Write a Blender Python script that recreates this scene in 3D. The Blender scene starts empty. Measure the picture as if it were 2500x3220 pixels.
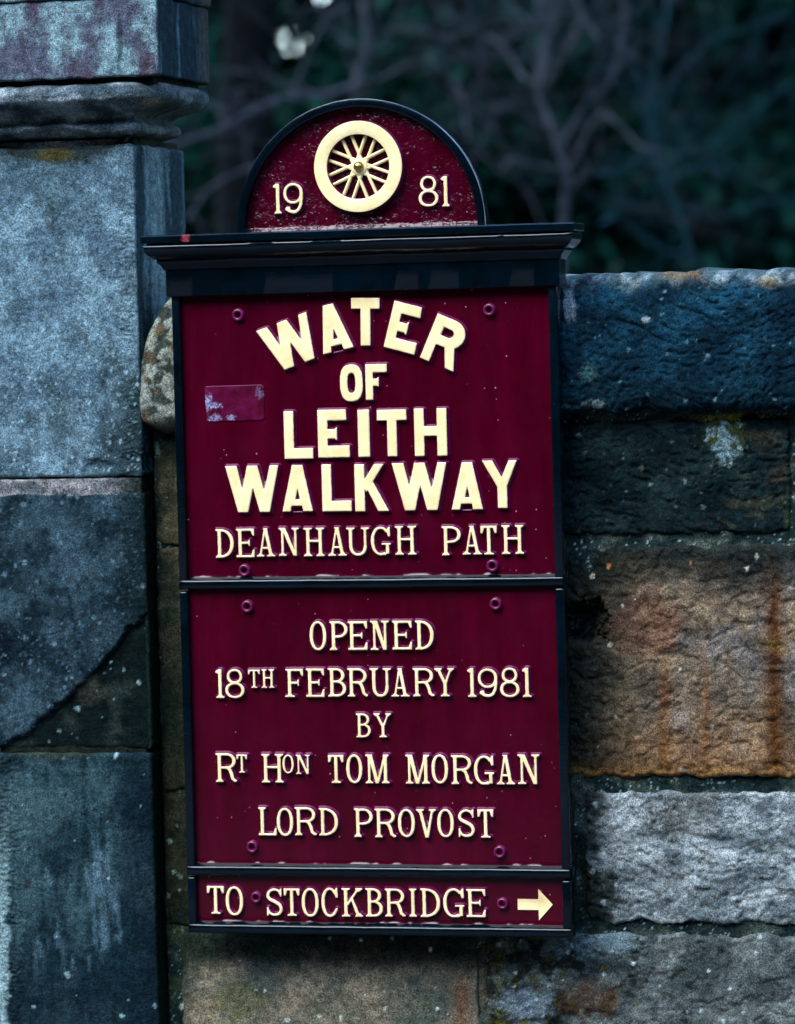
import bpy, math, random
import numpy as np
from mathutils import Matrix, Vector

random.seed(7)
scene = bpy.context.scene
COL = scene.collection

# ------------------------------------------------------------------ camera, sky, sun, exposure
CAM = np.array([1.25972, -4.77969, 0.75514])
ROT = np.array([[0.96889, 0.24621, -0.02525], [0.01346, 0.04955, 0.99868], [-0.24713, 0.96794, -0.04470]])
u_, s_, v_ = np.linalg.svd(ROT)
ROT = u_ @ v_
FPX = 12384.78                     # focal length in pixels of the 2500 x 3220 photograph
cam = bpy.data.cameras.new('camera')
cam.sensor_fit = 'VERTICAL'
cam.sensor_height = 36.0
cam.lens = FPX / 3220 * 36.0
cam.clip_start = 0.05
cam.clip_end = 600
cam.dof.use_dof = True
cam.dof.focus_distance = 4.92
cam.dof.aperture_fstop = 4.6
cam_ob = bpy.data.objects.new('camera', cam)
COL.objects.link(cam_ob)
M = Matrix.Identity(4)
for i in range(3):
    M[i][0], M[i][1], M[i][2], M[i][3] = ROT[0][i], ROT[1][i], -ROT[2][i], CAM[i]
cam_ob.matrix_world = M
scene.camera = cam_ob

SUN_EL, SUN_AZ = math.radians(50), math.atan2(-0.45, -0.9)
world = bpy.data.worlds.new('World')
scene.world = world
world.use_nodes = True
wn = world.node_tree.nodes
sky = wn.new('ShaderNodeTexSky')
sky.sky_type = 'NISHITA'
sky.sun_disc = False
sky.sun_elevation = SUN_EL
sky.sun_rotation = SUN_AZ
sky.air_density = 1.0
sky.dust_density = 0.05
sky.ozone_density = 1.8
wn['Background'].inputs['Strength'].default_value = 0.15
world.node_tree.links.new(sky.outputs[0], wn['Background'].inputs['Color'])
sun = bpy.data.lights.new('sun', 'SUN')
sun.energy = 0.7
sun.angle = math.radians(36)
sun.color = (1.0, 0.96, 0.90)
sun_ob = bpy.data.objects.new('sun', sun)
COL.objects.link(sun_ob)
sdir = Vector((math.sin(SUN_AZ) * math.cos(SUN_EL), math.cos(SUN_AZ) * math.cos(SUN_EL), math.sin(SUN_EL)))
sun_ob.rotation_euler = sdir.to_track_quat('Z', 'Y').to_euler()
sun_ob.location = sdir * 20
scene.view_settings.view_transform = 'Standard'
scene.view_settings.look = 'None'
scene.view_settings.exposure = 2.78
scene.view_settings.gamma = 1
scene.cycles.use_denoising = True
scene.cycles.max_bounces = 6

# ------------------------------------------------------------------ measuring: photo pixel (1696 wide) <-> point
KPX = 2500 / 1696


def at(px, py, Y=0.0):
    d = ROT.T @ np.array([(px * KPX - 1250) / FPX, (1610 - py * KPX) / FPX, 1.0])
    return CAM + d * ((Y - CAM[1]) / d[1])


def src(sx, sy, Y=0.0):
    return at(sx / KPX, sy / KPX, Y)


def pix(X, Y, Z):
    q = np.stack([X - CAM[0], Y - CAM[1], Z - CAM[2]], -1) @ ROT.T
    return (1250 + FPX * q[..., 0] / q[..., 2]) / KPX, (1610 - FPX * q[..., 1] / q[..., 2]) / KPX


# ------------------------------------------------------------------ noise
def _hash(ix, iy, seed):
    h = (ix.astype(np.int64) * 374761393 + iy.astype(np.int64) * 668265263 + seed * 974634777) & 0xffffffff
    h = ((h ^ (h >> 13)) * 1274126177) & 0xffffffff
    h = h ^ (h >> 16)
    return (h & 0xffff) / 65535.0


def perlin(x, y, seed=0):
    x0, y0 = np.floor(x), np.floor(y)
    fx, fy = x - x0, y - y0
    u, v = fx * fx * fx * (fx * (fx * 6 - 15) + 10), fy * fy * fy * (fy * (fy * 6 - 15) + 10)
    r = []
    for dx in (0, 1):
        for dy in (0, 1):
            a = _hash(x0 + dx, y0 + dy, seed) * 2 * math.pi
            r.append(np.cos(a) * (fx - dx) + np.sin(a) * (fy - dy))
    a = r[0] + u * (r[2] - r[0])
    b = r[1] + u * (r[3] - r[1])
    return (a + v * (b - a)) * 1.5


def fbm(x, y, octv=4, seed=0, gain=0.5):
    t, a, s = 0, 1.0, 0
    for k in range(octv):
        t = t + a * perlin(x * 2 ** k + 17.3 * k, y * 2 ** k - 9.1 * k, seed + k)
        s += a
        a *= gain
    return t / s


def cells(x, y, seed=0):
    """distance to the nearest jittered cell point, and that cell's random number"""
    x0, y0 = np.floor(x), np.floor(y)
    best = np.full(x.shape, 9.0)
    idr = np.zeros(x.shape)
    for dx in (-1, 0, 1):
        for dy in (-1, 0, 1):
            cx, cy = x0 + dx, y0 + dy
            d = np.hypot(cx + _hash(cx, cy, seed) - x, cy + _hash(cx, cy, seed + 5) - y)
            m = d < best
            best = np.where(m, d, best)
            idr = np.where(m, _hash(cx, cy, seed + 9), idr)
    return best, idr


def sstep(a, b, x):
    t = np.clip((x - a) / (b - a), 0, 1)
    return t * t * (3 - 2 * t)


def lin(r, g, b):
    c = np.array([r, g, b]) / 255.0
    return np.where(c <= 0.04045, c / 12.92, ((c + 0.055) / 1.055) ** 2.4)


# ------------------------------------------------------------------ materials
def new_mat(name):
    m = bpy.data.materials.new(name)
    m.use_nodes = True
    nt = m.node_tree
    return m, nt, nt.nodes['Principled BSDF'], nt.nodes, nt.links


def noise_node(N, L, coord, scale, detail=4, rough=0.6):
    n = N.new('ShaderNodeTexNoise')
    n.inputs['Scale'].default_value = scale
    n.inputs['Detail'].default_value = detail
    n.inputs['Roughness'].default_value = rough
    L.new(coord, n.inputs['Vector'])
    return n


def ramp(N, L, fac, stops):
    r = N.new('ShaderNodeValToRGB')
    r.color_ramp.elements[0].position, r.color_ramp.elements[0].color = stops[0][0], (*stops[0][1], 1)
    r.color_ramp.elements[1].position, r.color_ramp.elements[1].color = stops[-1][0], (*stops[-1][1], 1)
    for p, c in stops[1:-1]:
        e = r.color_ramp.elements.new(p)
        e.color = (*c, 1)
    L.new(fac, r.inputs[0])
    return r


def mixc(N, L, mode, fac, a, b):
    m = N.new('ShaderNodeMix')
    m.data_type = 'RGBA'
    m.blend_type = mode
    for sock, v in ((m.inputs[0], fac), (m.inputs[6], a), (m.inputs[7], b)):
        if isinstance(v, (int, float)):
            sock.default_value = v
        elif isinstance(v, tuple):
            sock.default_value = (*v, 1)
        else:
            L.new(v, sock)
    return m.outputs[2]


def bump(N, L, height, strength, dist, prev=None):
    b = N.new('ShaderNodeBump')
    b.inputs['Strength'].default_value = strength
    b.inputs['Distance'].default_value = dist
    L.new(height, b.inputs['Height'])
    if prev is not None:
        L.new(prev, b.inputs['Normal'])
    return b.outputs[0]


def stone_material(name, grain=1.0, bumpy=1.0):
    m, nt, B, N, L = new_mat(name)
    tc = N.new('ShaderNodeTexCoord').outputs['Object']
    at_ = N.new('ShaderNodeAttribute')
    at_.attribute_name = 'col'
    n1 = noise_node(N, L, tc, 520, 4, 0.8)
    n2 = noise_node(N, L, tc, 95, 5, 0.65)
    g = 0.8 * grain
    r1 = ramp(N, L, n1.outputs['Fac'], [(0.36, (1 - g,) * 3), (0.5, (0.95,) * 3), (0.64, (1 + 1.25 * g,) * 3)])
    r2 = ramp(N, L, n2.outputs['Fac'], [(0.34, (0.5, 0.5, 0.5)), (0.66, (1.5, 1.5, 1.5))])
    c = mixc(N, L, 'MULTIPLY', 1.0, at_.outputs['Color'], r1.outputs[0])
    c = mixc(N, L, 'MULTIPLY', 0.8, c, r2.outputs[0])
    L.new(c, B.inputs['Base Color'])
    B.inputs['Roughness'].default_value = 0.82
    B.inputs['Specular IOR Level'].default_value = 0.04
    nb = bump(N, L, n2.outputs['Fac'], 0.8 * bumpy, 0.004)
    nb = bump(N, L, n1.outputs['Fac'], 0.7 * bumpy, 0.0012, nb)
    L.new(nb, B.inputs['Normal'])
    return m


MAT_STONE = stone_material('weathered_sandstone', 1.0, 1.15)
MAT_MORTAR = stone_material('old_mortar', 1.1, 1.3)


def maroon_material(name, lumps, glint):
    m, nt, B, N, L = new_mat(name)
    tc = N.new('ShaderNodeTexCoord').outputs['Object']
    mp = N.new('ShaderNodeMapping')
    mp.inputs['Scale'].default_value = (1, 1, 0.18)
    L.new(tc, mp.inputs['Vector'])
    n = noise_node(N, L, mp.outputs[0], 26, 6, 0.7)
    c = ramp(N, L, n.outputs['Fac'], [(0.32, (0.034, 0.0000, 0.0040)), (0.5, (0.046, 0.0000, 0.0060)), (0.68, (0.060, 0.0005, 0.0088))])
    # pale specks of dirt
    v = N.new('ShaderNodeTexVoronoi')
    v.inputs['Scale'].default_value = 75
    L.new(tc, v.inputs['Vector'])
    lt = ramp(N, L, v.outputs['Distance'], [(0.05, (1, 1, 1)), (0.085, (0, 0, 0))])
    nm = noise_node(N, L, tc, 16, 3)
    gate = ramp(N, L, nm.outputs['Fac'], [(0.50, (0, 0, 0)), (0.60, (0.85, 0.85, 0.85))])
    sp = mixc(N, L, 'MULTIPLY', 1.0, lt.outputs[0], gate.outputs[0])
    col = mixc(N, L, 'MIX', sp, c.outputs[0], (0.42, 0.24, 0.25))
    L.new(col, B.inputs['Base Color'])
    rg = N.new('ShaderNodeMapRange')
    L.new(noise_node(N, L, tc, 28, 5, 0.7).outputs['Fac'], rg.inputs['Value'])
    rg.inputs['From Min'].default_value, rg.inputs['From Max'].default_value = 0.35, 0.65
    rg.inputs['To Min'].default_value, rg.inputs['To Max'].default_value = 0.13, 0.22
    L.new(rg.outputs[0], B.inputs['Roughness'])
    B.inputs['Specular IOR Level'].default_value = 0.30
    B.inputs['Coat Weight'].default_value = 0.0
    B.inputs['Coat Roughness'].default_value = 0.12
    nb = bump(N, L, noise_node(N, L, tc, 45, 3).outputs['Fac'], lumps, 0.004)
    vb = N.new('ShaderNodeTexVoronoi')
    vb.inputs['Scale'].default_value = 170
    wv = mixc(N, L, 'LINEAR_LIGHT', 0.009, tc, noise_node(N, L, tc, 130, 3).outputs['Color'])
    L.new(wv, vb.inputs['Vector'])
    dots = ramp(N, L, vb.outputs['Distance'], [(0.0, (1, 1, 1)), (0.45, (0, 0, 0))])
    gate2 = ramp(N, L, noise_node(N, L, tc, 24, 3).outputs['Fac'], [(0.42, (0, 0, 0)), (0.62, (1, 1, 1))])
    hb = mixc(N, L, 'MULTIPLY', 1.0, dots.outputs[0], gate2.outputs[0])
    nb = bump(N, L, hb, glint, 0.0022, nb)
    L.new(nb, B.inputs['Normal'])
    return m


MAT_MAROON = maroon_material('maroon_gloss_paint', 0.035, 0.07)
MAT_MAROON_THICK = maroon_material('thick_maroon_gloss_paint', 1.0, 0.36)


def letter_material(name):
    m, nt, B, N, L = new_mat(name)
    tc = N.new('ShaderNodeTexCoord').outputs['Object']
    a = N.new('ShaderNodeAttribute')
    a.attribute_name = 'edge'
    n = noise_node(N, L, tc, 300, 3)
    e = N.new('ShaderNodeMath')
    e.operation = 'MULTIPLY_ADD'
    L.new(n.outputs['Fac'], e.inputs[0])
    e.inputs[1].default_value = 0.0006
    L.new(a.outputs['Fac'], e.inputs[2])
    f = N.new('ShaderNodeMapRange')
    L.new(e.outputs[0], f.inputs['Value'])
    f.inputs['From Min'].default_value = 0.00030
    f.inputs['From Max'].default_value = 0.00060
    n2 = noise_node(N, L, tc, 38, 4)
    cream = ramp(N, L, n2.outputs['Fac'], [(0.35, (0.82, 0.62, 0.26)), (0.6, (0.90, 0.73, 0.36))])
    c = mixc(N, L, 'MIX', f.outputs[0], cream.outputs[0], (0.115, 0.003, 0.045))  # side maroon brightened: sky sheen on the slopes put into the colour
    L.new(c, B.inputs['Base Color'])
    rr = N.new('ShaderNodeMapRange')
    L.new(f.outputs[0], rr.inputs['Value'])
    rr.inputs['To Min'].default_value = 0.42
    rr.inputs['To Max'].default_value = 0.14
    L.new(rr.outputs[0], B.inputs['Roughness'])
    B.inputs['Specular IOR Level'].default_value = 0.6
    nb = bump(N, L, noise_node(N, L, tc, 170, 4).outputs['Fac'], 0.2, 0.003)
    L.new(nb, B.inputs['Normal'])
    return m


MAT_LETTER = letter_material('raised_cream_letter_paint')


def black_material(name, chip=False):
    m, nt, B, N, L = new_mat(name)
    tc = N.new('ShaderNodeTexCoord').outputs['Object']
    n = noise_node(N, L, tc, 22, 5)
    c = ramp(N, L, n.outputs['Fac'], [(0.35, (0.0000, 0.0016, 0.0028)), (0.7, (0.0000, 0.0046, 0.0086))])
    col = c.outputs[0]
    # sparse pale dust specks
    v = N.new('ShaderNodeTexVoronoi')
    v.inputs['Scale'].default_value = 90
    L.new(tc, v.inputs['Vector'])
    lt = ramp(N, L, v.outputs['Distance'], [(0.03, (0.5, 0.5, 0.5)), (0.06, (0, 0, 0))])
    gate = ramp(N, L, noise_node(N, L, tc, 11, 3).outputs['Fac'], [(0.55, (0, 0, 0)), (0.62, (1, 1, 1))])
    sp = mixc(N, L, 'MULTIPLY', 1.0, lt.outputs[0], gate.outputs[0])
    col = mixc(N, L, 'MIX', sp, col, (0.2, 0.24, 0.25))
    if chip:                           # flake of red primer showing through
        vd = N.new('ShaderNodeVectorMath')
        vd.operation = 'DISTANCE'
        L.new(tc, vd.inputs[0])
        p = src(586, 750, -0.0255)
        vd.inputs[1].default_value = tuple(p)
        ad = N.new('ShaderNodeMath')
        ad.operation = 'MULTIPLY_ADD'
        L.new(noise_node(N, L, tc, 260, 3).outputs['Fac'], ad.inputs[0])
        ad.inputs[1].default_value = 0.009
        L.new(vd.outputs['Value'], ad.inputs[2])
        k = ramp(N, L, ad.outputs[0], [(0.0078, (1, 1, 1)), (0.0086, (0, 0, 0))])
        col = mixc(N, L, 'MIX', k.outputs[0], col, (0.34, 0.05, 0.06))
    L.new(col, B.inputs['Base Color'])
    rg = N.new('ShaderNodeMapRange')
    L.new(noise_node(N, L, tc, 35, 5, 0.7).outputs['Fac'], rg.inputs['Value'])
    rg.inputs['From Min'].default_value, rg.inputs['From Max'].default_value = 0.35, 0.65
    rg.inputs['To Min'].default_value, rg.inputs['To Max'].default_value = 0.12, 0.22
    L.new(rg.outputs[0], B.inputs['Roughness'])
    B.inputs['Specular IOR Level'].default_value = 0.35
    nb = bump(N, L, noise_node(N, L, tc, 60, 4).outputs['Fac'], 0.12, 0.004)
    mp = N.new('ShaderNodeMapping')
    mp.inputs['Scale'].default_value = (0.06, 1, 1)
    L.new(tc, mp.inputs['Vector'])
    nb = bump(N, L, noise_node(N, L, mp.outputs[0], 380, 3).outputs['Fac'], 0.08, 0.0015, nb)
    L.new(nb, B.inputs['Normal'])
    return m


MAT_BLACK = black_material('black_gloss_paint')
MAT_BLACK_CHIP = black_material('chipped_black_gloss_paint', True)


def simple_material(name, c0, c1, scale, rough, metal=0.0, bs=0.3):
    m, nt, B, N, L = new_mat(name)
    tc = N.new('ShaderNodeTexCoord').outputs['Object']
    n = noise_node(N, L, tc, scale, 5)
    c = ramp(N, L, n.outputs['Fac'], [(0.35, c0), (0.65, c1)])
    L.new(c.outputs[0], B.inputs['Base Color'])
    B.inputs['Roughness'].default_value = rough
    B.inputs['Metallic'].default_value = metal
    if rough > 0.7:
        B.inputs['Specular IOR Level'].default_value = 0.08
    L.new(bump(N, L, n.outputs['Fac'], bs, 1.5 / scale * 0.1), B.inputs['Normal'])
    return m


MAT_BRASS = simple_material('brass', (0.42, 0.26, 0.06), (0.6, 0.4, 0.12), 120, 0.28, 1.0)
MAT_CREAM = simple_material('cream_paint', (0.82, 0.62, 0.27), (0.88, 0.71, 0.36), 45, 0.42, 0, 0.5)
MAT_PALE_BARK = simple_material('pale_bark', (0.005, 0.014, 0.016), (0.048, 0.049, 0.060), 18, 0.8)
MAT_GREY_BARK = simple_material('grey_bark', (0.001, 0.013, 0.017), (0.008, 0.038, 0.048), 18, 0.8)
MAT_DARK_BARK = simple_material('dark_bark', (0.0001, 0.0006, 0.0010), (0.0004, 0.0012, 0.0018), 14, 0.9)
MAT_GROUND = simple_material('leaf_litter', (0.012, 0.016, 0.012), (0.05, 0.045, 0.03), 6, 0.9)
MAT_PATH = simple_material('gravel_path', (0.08, 0.08, 0.08), (0.16, 0.15, 0.14), 40, 0.9)


def leaf_material(name, c0, c1):
    m, nt, B, N, L = new_mat(name)
    oi = N.new('ShaderNodeTexCoord').outputs['Object']
    n = noise_node(N, L, oi, 2.2, 4)
    c = ramp(N, L, n.outputs['Fac'], [(0.35, c0), (0.65, c1)])
    L.new(c.outputs[0], B.inputs['Base Color'])
    B.inputs['Roughness'].default_value = 0.55
    B.inputs['Specular IOR Level'].default_value = 0.08
    return m


MAT_LEAF = leaf_material('evergreen_leaves', (0.0001, 0.0080, 0.0064), (0.0006, 0.032, 0.020))
MAT_LEAF2 = leaf_material('ivy_leaves', (0.0003, 0.014, 0.009), (0.0015, 0.052, 0.025))


# ------------------------------------------------------------------ mesh helpers
def link(name, me, mat, parent=None):
    o = bpy.data.objects.new(name, me)
    COL.objects.link(o)
    if mat is not None:
        me.materials.append(mat)
    if parent is not None:
        o.parent = parent
    return o


def mesh(name, verts, faces, mat, parent=None, smooth=True, col=None, attrs=None):
    me = bpy.data.meshes.new(name)
    V = np.asarray(verts, np.float32).reshape(-1, 3)
    me.vertices.add(len(V))
    me.vertices.foreach_set('co', V.ravel())
    lens = np.array([len(f) for f in faces], np.int32) if not isinstance(faces, np.ndarray) else np.full(len(faces), faces.shape[1], np.int32)
    idx = faces.ravel().astype(np.int32) if isinstance(faces, np.ndarray) else np.concatenate([np.asarray(f, np.int32) for f in faces])
    me.loops.add(len(idx))
    me.loops.foreach_set('vertex_index', idx)
    me.polygons.add(len(lens))
    st = np.concatenate([[0], np.cumsum(lens)[:-1]]).astype(np.int32)
    me.polygons.foreach_set('loop_start', st)
    me.polygons.foreach_set('loop_total', lens)
    if smooth:
        me.polygons.foreach_set('use_smooth', np.ones(len(lens), bool))
    me.update(calc_edges=True)
    if col is not None:
        a = me.attributes.new('col', 'FLOAT_COLOR', 'POINT')
        c4 = np.ones((len(V), 4), np.float32)
        c4[:, :3] = np.clip(col, 0.0008, 0.9)
        a.data.foreach_set('color', c4.ravel())
    for k, v in (attrs or {}).items():
        a = me.attributes.new(k, 'FLOAT', 'POINT')
        a.data.foreach_set('value', np.asarray(v, np.float32))
    me.validate()
    return link(name, me, mat, parent)


def grid_faces(n, m, closed=False, flip=False):
    """n columns (fast index is the row m) -> quads"""
    nn = n if closed else n - 1
    i, j = np.meshgrid(np.arange(nn), np.arange(m - 1), indexing='ij')
    i2 = (i + 1) % n
    f = np.stack([i * m + j, i2 * m + j, i2 * m + j + 1, i * m + j + 1], -1).reshape(-1, 4)
    return f[:, ::-1] if flip else f


def thing(name, label, cat, loc=(0, 0, 0), group=None):
    o = bpy.data.objects.new(name, None)
    COL.objects.link(o)
    o.location = loc
    o['label'], o['category'] = label, cat
    if group:
        o['group'] = group
    return o


def box(b, x0, x1, y0, y1, z0, z1):
    V, F = b
    k = len(V)
    for x in (x0, x1):
        for y in (y0, y1):
            for z in (z0, z1):
                V.append((x, y, z))
    F += [[k, k + 1, k + 3, k + 2], [k + 4, k + 6, k + 7, k + 5], [k, k + 4, k + 5, k + 1], [k + 2, k + 3, k + 7, k + 6], [k, k + 2, k + 6, k + 4], [k + 1, k + 5, k + 7, k + 3]]


def bevel(o, w, seg=2):
    md = o.modifiers.new('bevel', 'BEVEL')
    md.width, md.segments, md.limit_method = w, seg, 'ANGLE'
    md.harden_normals = False
    return o


# ------------------------------------------------------------------ stones
def upath(x0, x1, yf, yb, r, step, side_step):
    """open path seen from above: back left - front left - front right - back right, with outward normals"""
    p, n = [], []
    for y in np.arange(yb, yf + r, -side_step):
        p.append((x0, y)); n.append((-1, 0))
    for a in np.linspace(0, math.pi / 2, 5):
        p.append((x0 + r - r * math.cos(a), yf + r - r * math.sin(a))); n.append((-math.cos(a), -math.sin(a)))
    for x in np.arange(x0 + r + step, x1 - r, step):
        p.append((x, yf)); n.append((0, -1))
    for a in np.linspace(math.pi / 2, 0, 5):
        p.append((x1 - r + r * math.cos(a), yf + r - r * math.sin(a))); n.append((math.cos(a), -math.sin(a)))
    for y in np.arange(yf + r + side_step, yb, side_step):
        p.append((x1, y)); n.append((1, 0))
    p.append((x1, yb)); n.append((1, 0))
    return np.array(p), np.array(n)


def squarepath(x0, x1, yf, yb, r, step, side_step):
    """the same, closed round the back"""
    p, n = upath(x0, x1, yf, yb, r, step, side_step)
    q = [(x1 - (x1 - x0) * t, yb) for t in np.linspace(0, 1, 6)[1:-1]]
    return np.vstack([p, q]), np.vstack([n, [(0, 1)] * len(q)])


def stone(name, parent, x0, x1, z0, z1, yf, yb, relief, colour, r=0.006, rs=0.004, step=0.002, side=0.02, wob=0.003, seed=1, mat=None, closed=False, label=None, gain=(1, 1, 1)):
    P, Nn = (squarepath if closed else upath)(x0, x1, yf, yb, rs, step, side)
    n = len(P)
    s = np.concatenate([[0], np.cumsum(np.hypot(*np.diff(P, axis=0).T))])
    zs = np.arange(z0, z1 + step * 0.5, step)
    # finer rows at both rounded edges
    e = np.array([0.0, 0.0006, 0.0014])
    zs = np.unique(np.concatenate([zs[(zs > z0 + 0.002) & (zs < z1 - 0.002)], z0 + e, z1 - e]))
    m = len(zs)
    S, Z = np.meshgrid(s, zs, indexing='ij')
    X0, Y0 = np.repeat(P[:, :1], m, 1), np.repeat(P[:, 1:], m, 1)
    NX, NY = np.repeat(Nn[:, :1], m, 1), np.repeat(Nn[:, 1:], m, 1)
    d = np.minimum(Z - z0, z1 - Z)
    dd = np.clip(r - d, 0, r)
    off = -(r - np.sqrt(np.maximum(r * r - dd * dd, 0)))
    front = np.clip(-NY, 0, 1)
    off = off + relief(X0, Z, S, NX, front)
    t = (Z - z0) / (z1 - z0)
    Zw = Z + wob * (fbm(S * 28, S * 0, 4, seed + 31) * t + fbm(S * 28 + 50, S * 0, 4, seed + 47) * (1 - t)) * 1.6
    edge = np.clip(1 - np.minimum(np.abs(X0 - x0), np.abs(x1 - X0)) / 0.02, 0, 1)
    X = X0 + NX * off + edge * wob * fbm(Z * 28, Z * 0 + 3, 4, seed + 61) * 1.3 * front
    Y = Y0 + NY * off
    c = colour(X, Y, Zw, S, NX, front) * np.array(gain)
    V = np.stack([X, Y, Zw], -1)
    if closed:
        cx, cy = (x0 + x1) / 2, (yf + yb) / 2
        cap0 = V[:, :1].copy(); cap0[..., 0] = cx; cap0[..., 1] = cy; cap0[..., 2] = z0
        cap1 = V[:, -1:].copy(); cap1[..., 0] = cx; cap1[..., 1] = cy; cap1[..., 2] = z1
    else:
        cap0 = V[:, :1].copy(); cap0[..., 1] = yb
        cap1 = V[:, -1:].copy(); cap1[..., 1] = yb
    V = np.concatenate([cap0, V, cap1], 1)
    c = np.concatenate([c[:, :1], c, c[:, -1:]], 1)
    F = grid_faces(n, m + 2, closed)
    o = mesh(name, V.reshape(-1, 3), F, mat or MAT_STONE, parent, True, c.reshape(-1, 3))
    if label:
        o['label'] = label
    return o


def blend(a, b, t):
    return a * (1 - t[..., None]) + b * t[..., None]


TINT = np.array([0.98, 0.92, 0.74])


def A(r, g, b):
    return lin(r, g, b) * TINT


def blob(px, py, cx, cy, rx, ry, seed=0, rag=0.5):
    """ragged stain with a shape of its own, 1 inside"""
    q = np.hypot((px - cx) / rx, (py - cy) / ry) + rag * (fbm(px / rx * 1.7, py / ry * 1.7, 4, seed) + 0.7 * fbm(px / 7, py / 7, 4, seed + 2, 0.7))
    return 1 - sstep(0.5, 1.15, q)


def specks(X, Z, scale, thr, seed):
    d, i = cells(X * scale, Z * scale, seed)
    rag = 0.34 * fbm(X * scale * 2.3, Z * scale * 2.3, 3, seed)
    size = 0.06 + 0.26 * (np.modf(i * 57.3)[0]) ** 2
    return (1 - sstep(size * 0.75, size * 1.15, d + rag * (0.4 + size))) * (i > thr) * (0.45 + 0.55 * np.modf(i * 91.7)[0])


# ---------------------------------------------------------------- the pier
PX0, PX1, PYF, PYB = -0.521, -0.303, 0.030, 0.240
pier = thing('stone_pier', 'tall grey weathered stone pier with moulded capital left of the maroon sign', 'stone pier', (-0.4, 0.1, -0.8))
pier_loc = Vector(pier.location)


def fix_parent(o, root):
    o.matrix_parent_inverse = Matrix.Translation(-Vector(root.location))
    return o


def tooling(X, Z, x0, x1, seed):
    w = sstep(x0, x0 + 0.004, X) * (1 - sstep(x1 - 0.004, x1, X))
    ph = Z * 170 + 2.2 * fbm(X * 50, Z * 70, 4, seed, 0.6)
    return w * 0.0013 * np.sin(ph * 2 * math.pi * 0.9) * (0.6 + 0.8 * fbm(X * 20, Z * 30, 3, seed + 3))


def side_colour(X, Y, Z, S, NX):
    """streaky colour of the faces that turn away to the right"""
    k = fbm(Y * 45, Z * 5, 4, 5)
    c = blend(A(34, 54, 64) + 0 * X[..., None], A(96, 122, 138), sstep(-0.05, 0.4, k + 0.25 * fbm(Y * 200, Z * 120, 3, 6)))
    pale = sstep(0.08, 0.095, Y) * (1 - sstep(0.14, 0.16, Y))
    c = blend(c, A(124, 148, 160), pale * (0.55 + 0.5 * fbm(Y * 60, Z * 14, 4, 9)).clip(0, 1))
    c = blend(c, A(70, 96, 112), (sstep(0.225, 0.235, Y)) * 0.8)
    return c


def colA(X, Y, Z, S, NX, fr):
    px, py = pix(X, Y, Z)
    k = fbm(X * 18, Z * 18, 5, 11)
    c = blend(A(92, 116, 134) + 0 * X[..., None], A(128, 156, 174), sstep(-0.25, 0.3, k))
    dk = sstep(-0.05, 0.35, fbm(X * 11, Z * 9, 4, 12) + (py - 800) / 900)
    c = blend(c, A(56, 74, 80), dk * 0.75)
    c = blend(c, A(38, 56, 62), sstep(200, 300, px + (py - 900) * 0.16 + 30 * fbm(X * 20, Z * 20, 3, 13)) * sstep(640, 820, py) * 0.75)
    dn = 0.35 + 0.5 * sstep(500, 900, py)
    c = blend(c, A(158, 186, 198), specks(X, Z, 140, 0.25, 14) * dn)
    c = blend(c, A(170, 195, 208), specks(X, Z, 85, 0.7, 15) * dn)
    c = blend(c, A(40, 58, 62), specks(X, Z, 260, 0.65, 16) * 0.55)
    mo = blob(px, py, 110, 322, 150, 34, 17)
    c = blend(c, A(46, 54, 44), mo * 0.85)
    c = blend(c, A(104, 92, 40), blob(px, py, 118, 330, 45, 16, 18) * 0.8)
    c = blend(c, A(46, 68, 82), blob(px, py, 110, 400, 60, 60, 19) * 0.4)
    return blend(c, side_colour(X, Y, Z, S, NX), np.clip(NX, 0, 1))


def relA(X, Z, S, NX, fr):
    px, py = pix(X, PYF + 0 * X, Z)
    r = 0.0012 * fbm(X * 40, Z * 40, 5, 21) + 0.0012 * fbm(X * 12, Z * 12, 3, 22)
    r = r + tooling(X, Z, -0.331, -0.306, 23) * fr
    r = r - 0.004 * blob(px, py, 300, 985, 40, 25, 24)             # broken arris at the foot
    r = r - 0.004 * blob(px, py, 210, 992, 30, 14, 25)
    r = r - 0.010 * blob(px, py, 110, 308, 170, 12, 26) * fr
    return r


def zrow(px, py, Y=PYF):
    return at(px, py, Y)[2]


zAB, zBtop, zBC, zTop = zrow(150, 1018), zrow(150, 1053), zrow(150, 1602), zrow(150, 312)
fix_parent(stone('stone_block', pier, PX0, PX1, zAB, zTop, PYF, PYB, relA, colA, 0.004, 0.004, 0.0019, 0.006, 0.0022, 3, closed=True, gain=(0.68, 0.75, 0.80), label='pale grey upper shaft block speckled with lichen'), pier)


def colB(X, Y, Z, S, NX, fr):
    px, py = pix(X, Y, Z)
    k = fbm(X * 16, Z * 16, 5, 31)
    c = blend(A(28, 46, 58) + 0 * X[..., None], A(72, 94, 112), sstep(-0.3, 0.42, k + 0.2 * fbm(X * 90, Z * 90, 2, 30)))
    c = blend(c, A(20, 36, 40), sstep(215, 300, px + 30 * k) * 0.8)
    c = blend(c, A(10, 24, 36), blob(px, py, -5, 1370, 40, 60, 32) * 0.9)
    c = blend(c, A(130, 156, 180), specks(X, Z, 80, 0.8, 33) * 0.8)
    c = blend(c, A(96, 124, 148), specks(X, Z, 150, 0.35, 34) * 0.6)
    sp = spall(px, py)
    under = blend(A(15, 28, 30) + 0 * X[..., None], A(44, 54, 54), sstep(0.0, 0.5, fbm(X * 24, Z * 24, 4, 35)))
    under = blend(under, A(62, 62, 58), blob(px, py, 195, 1475, 45, 30, 36) * 0.8)
    under = blend(under, A(150, 180, 195), specks(X, Z, 85, 0.86, 37))
    c = blend(c, under, sp)
    return blend(c, A(26, 42, 36) + 0 * X[..., None], np.clip(NX, 0, 1))


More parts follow.
